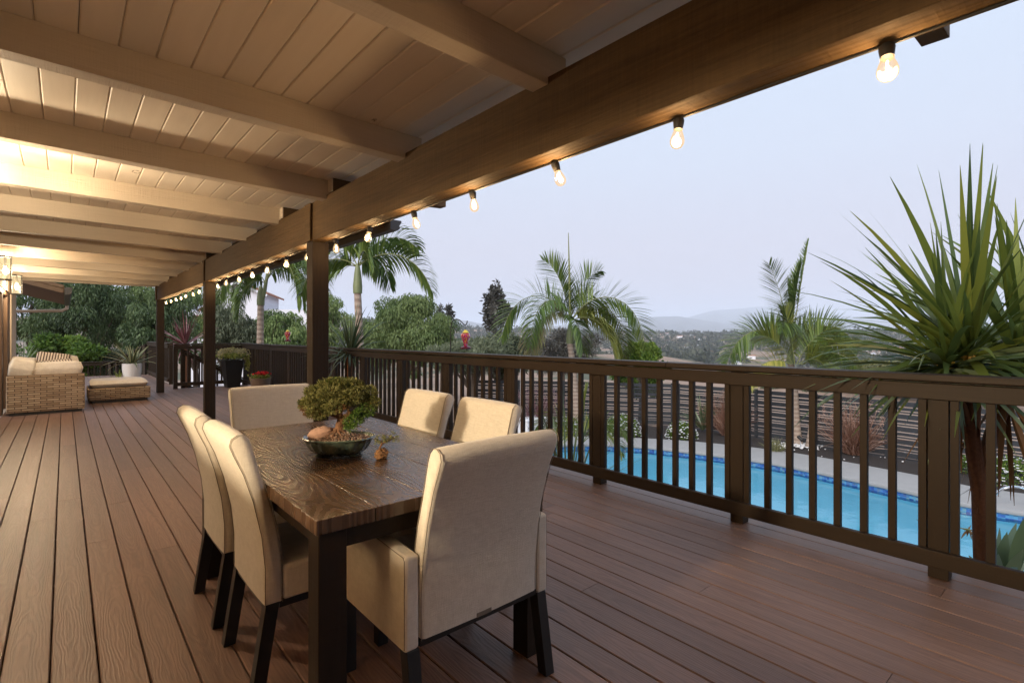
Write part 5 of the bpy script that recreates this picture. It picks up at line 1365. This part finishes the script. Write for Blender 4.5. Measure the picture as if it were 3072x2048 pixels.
def ring(name, offs, mat, parent=None, kind=None, label=None, smooth=True):
    """bands along the pool outline: offs list of (offset outward, z)"""
    m_ = MB(); vs = []; fs = []
    for o_, z in offs:
        w = np.interp(POOL[:, 1], [6.5, 8.5, 10], [1.0, 0.9, 0.72]) if o_ > 1 else 1.0
        q = POOL + nrm * (o_ * (w if o_ <= 1 else w))[..., None] if np.ndim(w) else POOL + nrm * o_
        vs += [(x, y, z) for x, y in q]
    for i in range(len(offs) - 1):
        for k in range(nP):
            fs.append((i*nP+k, i*nP+(k+1)%nP, (i+1)*nP+(k+1)%nP, (i+1)*nP+k))
    m_.add(vs, fs); o = m_.build(name, mat, parent, smooth=smooth, angle=50)
    return tag(o, label, None, None, kind)
ring('coping', [(0.02, -2.30), (-0.035, -2.29), (-0.05, -2.25), (-0.035, -2.21), (0.02, -2.198), (1.62, -2.198), (1.62, -2.30)], M['coping'], None, 'structure', 'grey concrete border round the pool')
ring('pool_tiles', [(0.0, -2.29), (0.0, -2.46)], M['tiles'], None, 'structure', 'band of blue mosaic tiles at the waterline', False)
ring('pool_wall', [(0.001, -2.46), (-0.1, -3.5), (-0.4, -3.75)], M['plaster'], None, 'structure', 'pale blue pool wall')
m_ = MB(); m_.add([(x, y, -3.75) for x, y in POOL - nrm * 0.39], [tuple(range(nP))]); tag(m_.build('pool_floor', M['plaster']), 'pale blue pool floor', None, None, 'structure')
m_ = MB(); m_.add([(x, y, -2.40) for x, y in POOL - nrm * 0.001], [tuple(range(nP))]); tag(m_.build('pool_water', M['water']), 'clear blue pool water', None, None, 'structure')
# garden ground: fine sheet with the pool cut out
def inside(px, py):
    c = np.zeros(px.shape, bool); x, y = POOL[:, 0], POOL[:, 1]; j = nP - 1
    for i in range(nP):
        cnd = ((y[i] > py) != (y[j] > py)) & (px < (x[j] - x[i]) * (py - y[i]) / (y[j] - y[i] + 1e-12) + x[i])
        c ^= cnd; j = i
    return c
HR = np.array([0, 60, 150, 300, 520, 800, 1150, 1500, 1900, 2600, 4000, 9000, 16000.0])
HZ = np.array([-2.27, -6, -15, -24, -34, -38, -16, 3, 6, -14, -30, -40, -60.0])
def fbm(x, y, s, seed=0):
    """cheap smooth noise from summed sines"""
    rs = np.random.RandomState(seed); z = 0; a = 1; f = 1 / s
    for o_ in range(5):
        for _ in range(3):
            t_ = rs.rand() * 2 * PI; z = z + a * np.sin((x * math.cos(t_) + y * math.sin(t_)) * f + rs.rand() * 6.28)
        a *= 0.52; f *= 2.1
    return z / 3
def height(x, y):
    r = np.hypot(x, y); az = np.arctan2(x, y) - HEAD          # >0 to the right
    rr = np.maximum(0, r - 23)
    z = np.interp(rr, HR, HZ)
    k = np.clip(rr / 400, 0, 1)
    ridge = np.exp(-((r - 1750) / 520) ** 2)
    z = z + ridge * (np.interp(az, [-0.7, -0.22, -0.05, 0.1, 0.25, 0.32, 0.45, 0.7], [40, 40, 16, 8, 5, 2, 0, 0]))
    z = z + 13.5 * np.exp(-((r - 335) / 85) ** 2) * np.interp(az, [-0.2, 0.12, 0.27, 0.33, 0.42, 0.55], [0.75, 0.95, 1.0, 0.8, 0.2, 0])
    z = z + 7.0 * np.clip((r - 30) / 30, 0, 1) * np.exp(-((r - 90) / 60) ** 2) * np.interp(az, [0.25, 0.5], [0, 0.35])
    z = z + fbm(x, y, 60, 2) * 2.2 * k + fbm(x, y, 220, 5) * 6 * np.clip((rr - 200) / 600, 0, 1)
    return z
gx, gy = np.meshgrid(np.arange(-30, 46.1, 0.5), np.arange(-26, 46.1, 0.5), indexing='ij')
gz = height(gx, gy) + 0.02 * fbm(gx, gy, 0.7, 9) * 0.6
nx, ny = gx.shape
idx = np.arange(nx * ny).reshape(nx, ny)
quads = np.stack([idx[:-1, :-1], idx[1:, :-1], idx[1:, 1:], idx[:-1, 1:]], -1).reshape(-1, 4)
cxq, cyq = (gx[:-1, :-1] + 0.25).ravel(), (gy[:-1, :-1] + 0.25).ravel()
# drop cells near or inside the pool (the coping covers the rim)
big = POOL + nrm * 0.7
px_, py_ = POOL.copy(), None
def inside_poly(P, px, py):
    c = np.zeros(px.shape, bool); x, y = P[:, 0], P[:, 1]; j = len(P) - 1
    for i in range(len(P)):
        cnd = ((y[i] > py) != (y[j] > py)) & (px < (x[j] - x[i]) * (py - y[i]) / (y[j] - y[i] + 1e-12) + x[i])
        c ^= cnd; j = i
    return c
keep = ~inside_poly(big, cxq, cyq)
bed = (cxq < 18.5) & ((cxq - 18.3) * 6.8 + (cyq - 11.0) * 5 < 0) & (cyq < 17.5)
tag(fastmesh('garden_ground', np.stack([gx, gy, gz], -1).reshape(-1, 3), quads[keep & bed], M['mulch'], None, np.full(nx * ny, 0.5), True), 'dark mulched garden ground', None, None, 'structure')
tag(fastmesh('slope_ground', np.stack([gx, gy, gz], -1).reshape(-1, 3), quads[keep & ~bed], M['hill'], None, np.full(nx * ny, 0.5), True), 'dry grass slope just beyond the garden fence', None, None, 'structure')
# far land: polar sheet out to the horizon
azs = np.linspace(-1.35, 1.15, 240) + HEAD
rsx = np.concatenate([np.linspace(26, 120, 40), np.geomspace(124, 2600, 130), np.geomspace(2700, 17000, 18)])
A, Rr = np.meshgrid(azs, rsx, indexing='ij'); X_, Y_ = Rr * np.sin(A), Rr * np.cos(A); Z_ = height(X_, Y_)
Z_ = np.where(Rr < 48, Z_ - 0.35, Z_)
idx = np.arange(A.size).reshape(A.shape)
quads = np.stack([idx[:-1, :-1], idx[:-1, 1:], idx[1:, 1:], idx[1:, :-1]], -1).reshape(-1, 4)
tag(fastmesh('hillside', np.stack([X_, Y_, Z_], -1).reshape(-1, 3), quads, M['hill'], None, np.full(A.size, 0.5), True), 'dry grass hills beyond the garden', None, None, 'structure')
# ground under and behind the house so the world does not end beside it
m_ = MB(); m_.add([(-400, -400, -2.6), (400, -400, -2.6), (400, -25.9, -2.45), (-400, -25.9, -2.45)], [(0, 1, 2, 3)]); m_.add([(-400, -25.9, -2.45), (-29.9, -25.9, -2.35), (-29.9, 46, -2.6), (-400, 200, -5)], [(0, 1, 2, 3)])
tag(m_.build('yard_ground', M['lot']), 'bare earth yard round the house', None, None, 'structure')
# mountains: two solid ridges
def ridge_obj(name, us, vs, d, depth, label, jag):
    m_ = MB(); us2 = np.arange(us[0], us[-1] + 1, 14.0); vv = np.interp(us2, us, vs)
    vv = np.convolve(np.pad(vv, 2, mode='edge'), np.ones(5) / 5, 'valid') + jag * np.sin(us2 * 0.043) + jag * 0.6 * np.sin(us2 * 0.11 + 1)
    cols = []
    for u, v in zip(us2, vv):
        top = at(u, v, d); f = top - np.array([0, 0, CAM_Z]); f[2] = 0
        pts = []
        for s, hh in ((0.62, 0.0), (0.74, 0.25 + 0.08 * math.sin(u * 0.09)), (0.88, 0.66 + 0.08 * math.sin(u * 0.07 + 2)), (1.0, 1.0), (1.0 + depth, 0.0)):
            p = f * s; pts.append((p[0], p[1], -45 + (top[2] + 45) * hh))
        cols.append(pts)
    vs_ = [p for c_ in cols for p in c_]; fs = []
    for i in range(len(cols) - 1):
        for j in range(4): fs.append((i*5+j, (i+1)*5+j, (i+1)*5+j+1, i*5+j+1))
    m_.add(vs_, fs)
    return tag(m_.build(name, M['mountain'], None, smooth=True, angle=180), label, None, None, 'structure')
ridge_obj('near_mountains', [900, 1250, 1330, 1400, 1520, 1700, 1880, 1906, 1927, 1961, 1988, 2020, 2061, 2100, 2180, 2300, 2500, 2800, 3300], [985, 962, 951, 963, 985, 975, 956, 953, 951, 948, 954, 946, 952, 958, 972, 985, 990, 985, 990], 9000, 0.3, 'nearer blue hills on the horizon', 0.8)
ridge_obj('far_mountains', [1700, 2000, 2061, 2090, 2116, 2140, 2200, 2281, 2330, 2450, 2600, 2750, 2900, 3300], [985, 960, 952, 945, 935, 931, 927, 918, 922, 938, 955, 950, 962, 970], 13000, 0.25, 'taller pale mountain behind the blue hills', 0.6)

# ------------------------------------------------------------------ fence
def fence(pts, label, ztop=-0.60, zbot=-2.24):
    pts = [np.array(p, float) for p in pts]
    t_ = thing('slat_fence', (pts[0][0], pts[0][1], GZ), label, 'fence', 'black slat fences round the garden'); o_ = np.array(t_.location)
    pm = MB(); pm.box((-0.045, -0.045, 0), (0.045, 0.045, ztop - GZ + 0.03)); first_p = None
    for a, b in zip(pts[:-1], pts[1:]):
        L = np.linalg.norm(b - a); n = max(1, int(round(L / 2.1))); dr = (b - a) / L
        for i in range(n):
            p, q = a + (b - a) * i / n, a + (b - a) * (i + 1) / n
            m_ = MB(); z = ztop - 0.07; k = 0
            hs = (0.135, 0.085, 0.04, 0.135, 0.085, 0.04)
            zz = ztop
            while zz > zbot + 0.05:
                h = hs[k % 6]; g = 0.034
                m_.beam((p[0] - o_[0], p[1] - o_[1], zz - h / 2 - GZ), (q[0] - o_[0], q[1] - o_[1], zz - h / 2 - GZ), 0.022, h)
                zz -= h + g; k += 1
            m_.build('slat_panel', M['fence'], t_)
        for i in range(n + 1):
            p = a + (b - a) * i / n
            if first_p is None: q_ = first_p = pm.build('post', M['fence'], t_)
            else: q_ = first_p.copy(); C.objects.link(q_); q_.parent = t_
            q_.location = (p[0] - o_[0], p[1] - o_[1], 0)
            q_.rotation_euler.z = math.atan2(dr[1], dr[0])
            if i < n or True: pass
        pts_done = True
    return t_
fence([(17.7, -3.2), (17.85, 1.0), (18.2, 4.2), (18.25, 8.0), (18.05, 10.9)], 'long black horizontal slat fence behind the mulch bed and twin palms')
fence([(17.92, 11.1), (15.6, 14.7), (13.2, 17.6)], 'black slat fence behind the spear palm, below the citrus bush')
fence([(1.2, 17.6), (8.5, 17.9)], 'black slat fence seen through the far deck railing behind the wine red plant', -0.35, -2.3)

# ------------------------------------------------------------------ small garden things
m_ = MB(); rg = random.Random(77)
for i in range(240):
    p = ground_at(2408 + rg.gauss(0, 30), 16.6 + rg.gauss(0, 0.28), GZ + 0.02); s = rg.uniform(0.02, 0.045); m_.blob(p, (s, s, s * 0.6), 6, 4, 0.2, rg)
for i in range(90):
    p = ground_at(1734 + rg.gauss(0, 14), 19.2 + rg.gauss(0, 0.25), GZ + 0.02); s = rg.uniform(0.02, 0.05); m_.blob(p, (s, s, s * 0.6), 6, 4, 0.2, rg)
for i in range(120):
    p = ground_at(rg.uniform(1950, 2800), rg.uniform(14.3, 17.5), GZ + 0.01); s = rg.uniform(0.012, 0.03)
    if p[0] > 16.6: m_.blob(p, (s, s, s * 0.6), 5, 3, 0.2, rg)
tag(m_.build('white_pebbles', M['pebble']), 'white pebbles scattered on the mulch round the palm trunks', None, None, 'stuff')
sp = thing('garden_spotlight', ground_at(2402, 16.2, GZ), 'small black spotlight on a stake at the twin palms', 'spotlight')
m_ = MB(); m_.tube([(0, 0, 0), (0.03, 0.02, 0.26)], 0.012, 8); m_.build('stake', M['grey_plastic'], sp)
m_ = MB(); m_.tube([(0.0, -0.05, 0.25), (0.06, 0.09, 0.36)], [0.045, 0.055], 12); m_.build('head', M['black_iron'], sp)
hr = thing('pool_handrail', ground_at(3052, 10.6, -2.2), 'shiny curved steel handrail at the pool edge by the right border', 'handrail')
m_ = MB(); q = [(-0.25, 0.55, -0.35), (-0.25, 0.35, 0.1), (-0.2, 0.25, 0.32), (-0.1, 0.05, 0.42), (0.0, -0.15, 0.38), (0.05, -0.25, 0.2), (0.05, -0.26, 0.0)]
P = [Vector(p) for p in q]
for _ in range(2):
    Q = [P[0]]
    for a, c_ in zip(P[:-1], P[1:]): Q += [a.lerp(c_, 0.25), a.lerp(c_, 0.75)]
    P = Q + [P[-1]]
m_.tube(P, 0.024, 10); m_.build('tube', M['chrome'], hr, smooth=True)
m_ = MB(); m_.lathe([(0.05, 0.0), (0.05, 0.02), (0.024, 0.03)], 14, (0.05, -0.26, 0.0)); m_.build('collar', M['chrome'], hr, smooth=True)
up = thing('umbrella_pole', (11.9, 13.2, -2.2), 'thin white pole standing past the pool, seen between the balusters', 'pole')
m_ = MB(); m_.tube([(0, 0, 0.06), (0, 0, 2.45)], 0.045, 12); m_.build('shaft', M['white_plastic'], up, smooth=True)
m_ = MB(); m_.lathe([(0.001, 0), (0.26, 0), (0.26, 0.04), (0.06, 0.07), (0.001, 0.07)], 20); m_.build('foot', M['white_plastic'], up, smooth=True)
bx = thing('storage_box', (12.5, 13.3, -2.2), 'light grey lidded box past the pool, beside the white pole', 'box')
m_ = MB(); m_.box((-0.5, -0.3, 0.04), (0.5, 0.3, 0.50)); m_.build('body', M['white_plastic'], bx, bevel=0.02)
m_ = MB(); m_.box((-0.52, -0.32, 0.505), (0.52, 0.32, 0.60)); m_.build('lid', M['white_plastic'], bx, bevel=0.03)
for s in (-1, 1):
    m_ = MB(); m_.box((s * 0.4 - 0.04, -0.25, 0.0), (s * 0.4 + 0.04, 0.25, 0.039)); m_.build('foot', M['black_iron'], bx)

# ================================================================== TREES
def tree(u, v, d, rx, ry, label, mat, seed, n=9000, leaf=(0.17, 0.045), style='pepper', clumps=54, tone=0.5, cat='tree', name='tree', lobes=None, trunk=0.16, rd=None, group='trees beyond the garden', fill=0.3):
    rs = np.random.RandomState(seed); c = at(u, v, d); sx, sz = rx * d / 1546, ry * d / 1546; sy = (rd if rd else rx * 0.8) * d / 1546
    gz = float(height(np.array(c[0]), np.array(c[1]))) - 0.1
    base = np.array([c[0], c[1], gz]); t_ = thing(name, base, label, cat, group)
    cl = unit(rs, clumps) * (0.35 + 0.6 * rs.rand(clumps, 1) ** 0.5)
    if lobes: cl = np.concatenate([cl, np.array(lobes, float)]); 
    k = len(cl); cr = (0.13 + 0.24 * rs.rand(k))
    ax = np.stack([RT * sx, FW * sy, UPV * sz]); tone_c = np.clip(tone + rs.normal(0, 0.16, k), 0, 1)
    w = cr ** 2; w /= w.sum(); n = int(n * (2.1 if style == 'pepper' else 1.3)); cnt = np.maximum(20, (w * n).astype(int)); ci = np.repeat(np.arange(k), cnt); N = len(ci)
    u_ = unit(rs, N); q = (fill + (1 - fill) * rs.rand(N, 1) ** 0.5)
    loc_ = cl[ci] + u_ * q * cr[ci][:, None] * np.array([1, 1, 0.85])
    P = c - base + loc_ @ ax
    if style == 'pepper':
        dirs = u_ @ np.stack([RT, FW, UPV]) * 0.35 + np.array([0, 0, -0.85]) + rs.normal(size=(N, 3)) * 0.22
    elif style == 'up':
        dirs = u_ @ np.stack([RT, FW, UPV]) * 0.5 + np.array([0, 0, 0.6]) + rs.normal(size=(N, 3)) * 0.4
    else:
        dirs = u_ @ np.stack([RT, FW, UPV]) * 0.4 + rs.normal(size=(N, 3)) * 0.6
    dirs /= np.linalg.norm(dirs, axis=1, keepdims=True)
    V, F, R = rquads(P, dirs, unit(rs, N), leaf[0] * (0.55 + 0.9 * rs.rand(N)), leaf[1] * (0.7 + 0.6 * rs.rand(N)), np.clip(tone_c[ci] + rs.normal(0, 0.17, N), 0, 1))
    fastmesh('crown', V, F, mat, t_, R)
    m_ = MB(); top = c - base
    m_.tube([(0, 0, -0.2), (0.05, 0.03, top[2] * 0.35), (top[0] * 0.6, top[1] * 0.6, top[2] * 0.75), tuple(top)], [trunk, trunk * 0.8, trunk * 0.55, trunk * 0.25], 9)
    for i in range(min(9, k)):
        e_ = top + cl[i * (k // 9 or 1) % k] @ ax; s = np.array([0.03, 0.02, top[2] * 0.45])
        m_.tube([tuple(s), tuple(s * 0.4 + e_ * 0.6 + [0, 0, 0.1]), tuple(e_)], [trunk * 0.42, trunk * 0.25, trunk * 0.08], 6)
    m_.build('trunk', M['bark'], t_, smooth=True)
    return t_
B = 'bush'
tree(95, 905, 27, 150, 120, 'tall dark pepper tree at the far left, behind the roof eave', M['pepper'], 1, 11000, trunk=0.2, tone=0.42)
tree(255, 950, 25, 135, 150, 'dark pepper tree behind the white potted agave, left of the far post', M['pepper_dark'], 2, 12000, tone=0.42)
tree(390, 930, 29, 120, 135, 'pepper tree just left of the farthest post', M['pepper'], 3, 10000, tone=0.36)
tree(470, 985, 23, 95, 130, 'shadowy pepper tree behind the farthest post', M['pepper_dark'], 4, 9000, tone=0.4)
tree(585, 960, 27, 120, 125, 'green pepper tree between the two far posts, behind the wine red plant', M['pepper'], 5, 10000, tone=0.55)
tree(700, 1010, 21, 85, 105, 'pale grey green pepper tree in front of the white gabled house', M['olive'], 6, 6500, (0.16, 0.035), tone=0.5, fill=0.3)
tree(840, 1020, 22, 100, 95, 'olive green tree behind the drooping palm, left of the nearest post', M['pepper'], 7, 8000, tone=0.6)
tree(985, 965, 31, 70, 80, 'bright green tree standing just right of the nearest post', M['pepper'], 8, 6000, tone=0.68)
tree(1100, 1030, 30, 90, 90, 'tree in the dip between the post and the widest pepper tree', M['pepper'], 9, 7000, tone=0.5)
tree(1218, 1010, 25, 128, 118, 'widest green pepper tree, in the middle behind the railing', M['pepper'], 10, 14000, tone=0.62, lobes=[(0.05, 0, 0.98), (0.12, 0, 0.88), (-0.5, 0, 0.5), (0.5, 0, 0.45), (-0.75, 0, 0.1), (0.8, 0, 0.1)])
tree(1325, 1030, 34, 60, 90, 'grey green tree right of the widest pepper tree, behind the railing hook', M['pepper_dark'], 11, 5000, tone=0.6)
tree(1500, 1055, 24, 105, 72, 'grey green spreading bush left of the spear palm', M['olive'], 12, 9000, (0.2, 0.055), 'round', tone=0.5)
tree(1420, 1070, 21, 120, 45, 'low sage green hedge plant behind the railing hook', M['olive'], 13, 6000, (0.15, 0.045), 'up', tone=0.65, cat='bush')
tree(1488, 935, 62, 38, 80, 'slender grey gum tree with an open crown against the sky', M['greybush'], 14, 2600, (0.5, 0.2), 'round', 30, 0.42, fill=0.2, trunk=0.2, lobes=[(0.1, 0, 0.95), (-0.3, 0, 0.7), (0.3, 0, 0.6), (-0.6, 0, 0.2), (0.5, 0, 0.0)])
tree(1335, 940, 70, 24, 40, 'small grey gum top poking out beside the widest pepper tree', M['greybush'], 15, 900, (0.5, 0.2), 'round', 14, 0.42, fill=0.2, trunk=0.12)
tree(1690, 1055, 44, 105, 72, 'grey brown twiggy bush behind the spear palm trunk', M['greybush'], 16, 8000, (0.34, 0.07), 'round', 30, 0.45, fill=0.2)
tree(1925, 1112, 21, 72, 80, 'round bright green citrus bush above the black fence', M['bright'], 17, 9000, (0.14, 0.07), 'round', 34, 0.5, 'bush', 'citrus_bush', lobes=[(-0.35, 0, 0.85), (0.45, 0, 0.6), (0, 0, 0.8)])
tree(150, 1075, 19.5, 130, 62, 'bright green leafy shrub behind the sofa', M['bright'], 18, 9000, (0.16, 0.08), 'round', 40, 0.38, 'shrub', 'leafy_shrub')
tree(310, 1090, 21, 90, 42, 'feathery grey green shrub behind the ottoman', M['olive'], 19, 5000, (0.22, 0.035), 'up', 24, 0.6, 'shrub', 'feathery_shrub')
tree(330, 1125, 23.5, 110, 45, 'low green shrub seen through the lower railing', M['bright'], 20, 5000, (0.16, 0.08), 'round', 24, 0.3, 'shrub', 'leafy_shrub')
tree(2520, 1150, 38, 110, 50, 'dull green scrub bush right of the twin palms, beyond the fence', M['olive'], 21, 5000, (0.3, 0.1), 'round', 24, 0.5, 'bush')
tree(2700, 1120, 34, 120, 55, 'yellow green scrub bush behind the sword-leaf tree', M['yellowgreen'], 22, 6000, (0.28, 0.1), 'round', 30, 0.45, 'bush')
tree(2890, 1100, 30, 120, 60, 'dry yellowish bush just left of the central leaf head', M['yellowgreen'], 23, 7000, (0.24, 0.09), 'round', 30, 0.4, 'bush')
tree(3030, 1085, 27, 120, 75, 'dry yellowish bush at the right border behind the leaf heads', M['yellowgreen'], 24, 8000, (0.22, 0.08), 'round', 34, 0.35, 'bush')
tree(2330, 1165, 42, 110, 45, 'low dull green bush behind the twin palms, beyond the fence', M['olive'], 25, 4500, (0.3, 0.1), 'round', 24, 0.45, 'bush')
tree(3250, 1060, 30, 150, 90, 'dry bush outside the right border', M['yellowgreen'], 26, 5000, (0.24, 0.09), 'round', 30, 0.4, 'bush')
tree(-120, 940, 25, 160, 150, 'dark pepper tree outside the left border', M['pepper_dark'], 27, 6000, tone=0.42)

# ------------------------------------------------------------------ neighbour's white house
d = 46; ang = -HEAD + 0.25
nb = thing('white_house', ground_at(712, d, -4.0), 'white neighbouring house with a gable, two louvres and a red tile roof', 'house', None, ang)
def prismy(prof, y0, y1): m_ = MB(); m_.prism(prof, 'y', y0, y1); return m_
gh = 1.31 + (1005 - 862) * d / 1546 + 4.0; gr = 1.31 + (1005 - 846) * d / 1546 + 4.0
prismy([(-2.0, 0), (2.0, 0), (2.0, gh - 0.35), (0, gr), (-2.0, gh - 0.35)], 0, 8).build('wall', M['white_wall'], nb)
m_ = MB()
for s in (-1, 1):
    m_.add([(0, -0.35, gr + 0.02), (0, 8.2, gr + 0.02), (s * 2.5, 8.2, gh - 0.62), (s * 2.5, -0.35, gh - 0.62), (0, -0.35, gr + 0.2), (0, 8.2, gr + 0.2), (s * 2.5, 8.2, gh - 0.44), (s * 2.5, -0.35, gh - 0.44)],
           [(0,3,2,1),(4,5,6,7),(0,1,5,4),(1,2,6,5),(2,3,7,6),(3,0,4,7)])
m_.build('roof', M['tile_roof'], nb)
m_ = MB()
for s in (-1, 1): m_.beam((0, -0.37, gr - 0.06), (s * 2.5, -0.37, gh - 0.70), 0.04, 0.20)
m_.build('bargeboard', M['white_wall'], nb)
for x in (-0.25, 0.28):
    m_ = MB(); 
    for k in range(7): m_.beam((x - 0.2, -0.03, gh - 1.25 + k * 0.09), (x + 0.2, -0.03, gh - 1.25 + k * 0.09), 0.03, 0.07)
    m_.build('louvre', M['louver'], nb)
m_ = MB(); m_.box((-3.6, -0.9, 0), (-2.002, 6, gh - 2.2)); m_.box((2.002, 0.6, 0), (7.4, 8.5, gh - 1.9)); m_.build('side_wing', M['white_wall'], nb)
m_ = MB()
m_.prism([(-1.3, gh - 2.9), (1.0, gh - 1.9), (1.0, gh - 1.72), (-1.3, gh - 2.72)], 'x', -3.2, -1.2)
m_.prism([(0.1, gh - 2.05), (4.6, gh - 1.5), (9.0, gh - 2.05), (9.0, gh - 1.87), (4.6, gh - 1.32), (0.1, gh - 1.87)], 'x', 5.9, 7.8)
m_.build('wing_roof', M['tile_roof'], nb)

# ------------------------------------------------------------------ far hillside houses and woods
rg = random.Random(13)
def hill_house(name, w, l, h, wall, roof):
    m_ = MB(); m_.box((-w/2, -l/2, -3), (w/2, l/2, h)); 
    me_o = m_.build(name, wall)
    me_o.data.materials.append(roof)
    bm = bmesh.new(); bm.from_mesh(me_o.data)
    v = [bm.verts.new(p) for p in ((-w/2-.6, -l/2-.6, h+.05), (w/2+.6, -l/2-.6, h+.05), (w/2+.6, l/2+.6, h+.05), (-w/2-.6, l/2+.6, h+.05), (0, -l/2-.6, h+1.9), (0, l/2+.6, h+1.9))]
    for f in ((0,1,4),(2,3,5),(1,2,5,4),(3,0,4,5),(0,3,2,1)):
        bm.faces.new([v[i] for i in f]).material_index = 1
    bm.to_mesh(me_o.data); bm.free()
    return me_o
protos = [hill_house('hillside_house', 9, 15, 4.2, M['pale_wall'], M['tile_roof']), hill_house('hillside_house', 11, 18, 5.5, M['white_wall'], M['tile_roof']), hill_house('hillside_house', 8, 12, 3.6, M['white_wall'], M['louver']), hill_house('hillside_house', 8, 20, 3.8, M['pale_wall'], M['tile_roof'])]
spots = [(1618, 330 + 130), (1640, 500), (1600, 520), (1655, 640), (1620, 760), (2060, 1050), (2090, 1080), (2110, 900), (2130, 880), (2010, 1250), (1950, 1400), (1925, 1450), (1985, 1500), (2040, 1450), (2075, 1550), (2140, 1500), (2190, 1350), (2230, 1250), (2215, 620), (2130, 560), (2170, 560), (2250, 760), (2620, 900), (2650, 930), (2590, 950), (2700, 1000), (2760, 1250), (2550, 1350), (2500, 1500), (2880, 1100), (2420, 1500), (2340, 1450), (1580, 1000), (1560, 1300), (1610, 1350), (1650, 1450), (1500, 1200), (1440, 1100), (1380, 1300), (1350, 1250), (1400, 1400), (1760, 1300), (1800, 1200), (1840, 1400), (1870, 1150), (1890, 1000), (1960, 980), (1900, 820), (2280, 1050), (2000, 1600), (2460, 1100), (2960, 1300), (2990, 900), (2830, 1400), (2100, 1350), (2160, 1180), (1935, 1180), (1870, 1550)]
for i, (u, r) in enumerate(spots):
    src = protos[i % 4]
    o = src if i < 4 else src.copy()
    if i >= 4: C.objects.link(o)
    az = HEAD + math.atan((u - 1536) / 1546); x, y = r * math.sin(az), r * math.cos(az)
    o.location = (x, y, float(height(np.array(x), np.array(y))) + 0.6); o.rotation_euler = (0, 0, rg.uniform(0, 3.1)); s = rg.uniform(0.5, 0.85) * (0.7 if r < 700 else 1); o.scale = (s, s, s)
    tag(o, 'small distant house among the trees on the far hillside', 'house', 'houses scattered on the far hillside')
rs = np.random.RandomState(99); N = 26000
az = HEAD + rs.uniform(-0.42, 0.95, N); r = 1 / np.sqrt(rs.uniform(1 / 2200.0 ** 2, 1 / 300.0 ** 2, N)); r = np.where(rs.rand(N) < 0.62, rs.uniform(550, 2050, N), r)
x, y = r * np.sin(az), r * np.cos(az); z = height(x, y)
dens = fbm(x, y, 95, 21) + 0.35 * fbm(x, y, 28, 8) + np.interp(r, [300, 420, 520, 700, 1900], [-1.6, -0.9, -0.2, 0.15, 0.45]) - 0.5 * np.exp(-((az - HEAD - 0.42) / 0.09) ** 2) * (r < 1300)
ok = dens > -0.35; x, y, z, r = x[ok], y[ok], z[ok], r[ok]; n = len(x)
hgt = np.clip(rs.lognormal(1.75, 0.45, n), 2.5, 16); wid = hgt * (0.45 + 0.4 * rs.rand(n)); tall = rs.rand(n) < 0.04; hgt = np.where(tall, hgt * 1.9, hgt); wid = np.where(tall, wid * 0.35, wid)
k = np.where(r < 600, 34, 16); ci = np.repeat(np.arange(n), k); m = len(ci)
u_ = unit(rs, m); q = rs.rand(m, 1) ** 0.4
P = np.stack([x, y, z], 1)[ci] + u_ * q * np.stack([wid * 0.55, wid * 0.55, hgt * 0.5], 1)[ci] + np.stack([0 * hgt, 0 * hgt, hgt * 0.42], 1)[ci]
dd = unit(rs, m) * 0.6 + u_; dd /= np.linalg.norm(dd, axis=1, keepdims=True)
V, F, R = rquads(P, dd, unit(rs, m), wid[ci] * 0.62, wid[ci] * 0.5, np.clip(rs.rand(n)[ci] * 0.8 + rs.normal(0.1, 0.12, m), 0, 1))
tag(fastmesh('far_woods', V, F, M['scrub'], None, R), 'scattered trees and scrub covering the far hills', None, None, 'stuff')

# ------------------------------------------------------------------ haze: pale air round everything
m_ = MB(); m_.box((-2500, -2500, -66), (21000, 21000, 800)); hz = m_.build('haze', None)
t = NT('pale_air'); vol = t.n.new('ShaderNodeVolumePrincipled'); vol.inputs['Color'].default_value = (0.80, 0.87, 0.99, 1); vol.inputs['Density'].default_value = 0.00013; vol.inputs['Anisotropy'].default_value = 0.0
t.link(vol.outputs[0], t.out.inputs['Volume']); hz.data.materials.append(t.m)
tag(hz, 'pale bluish haze over the valley', None, None, 'stuff')
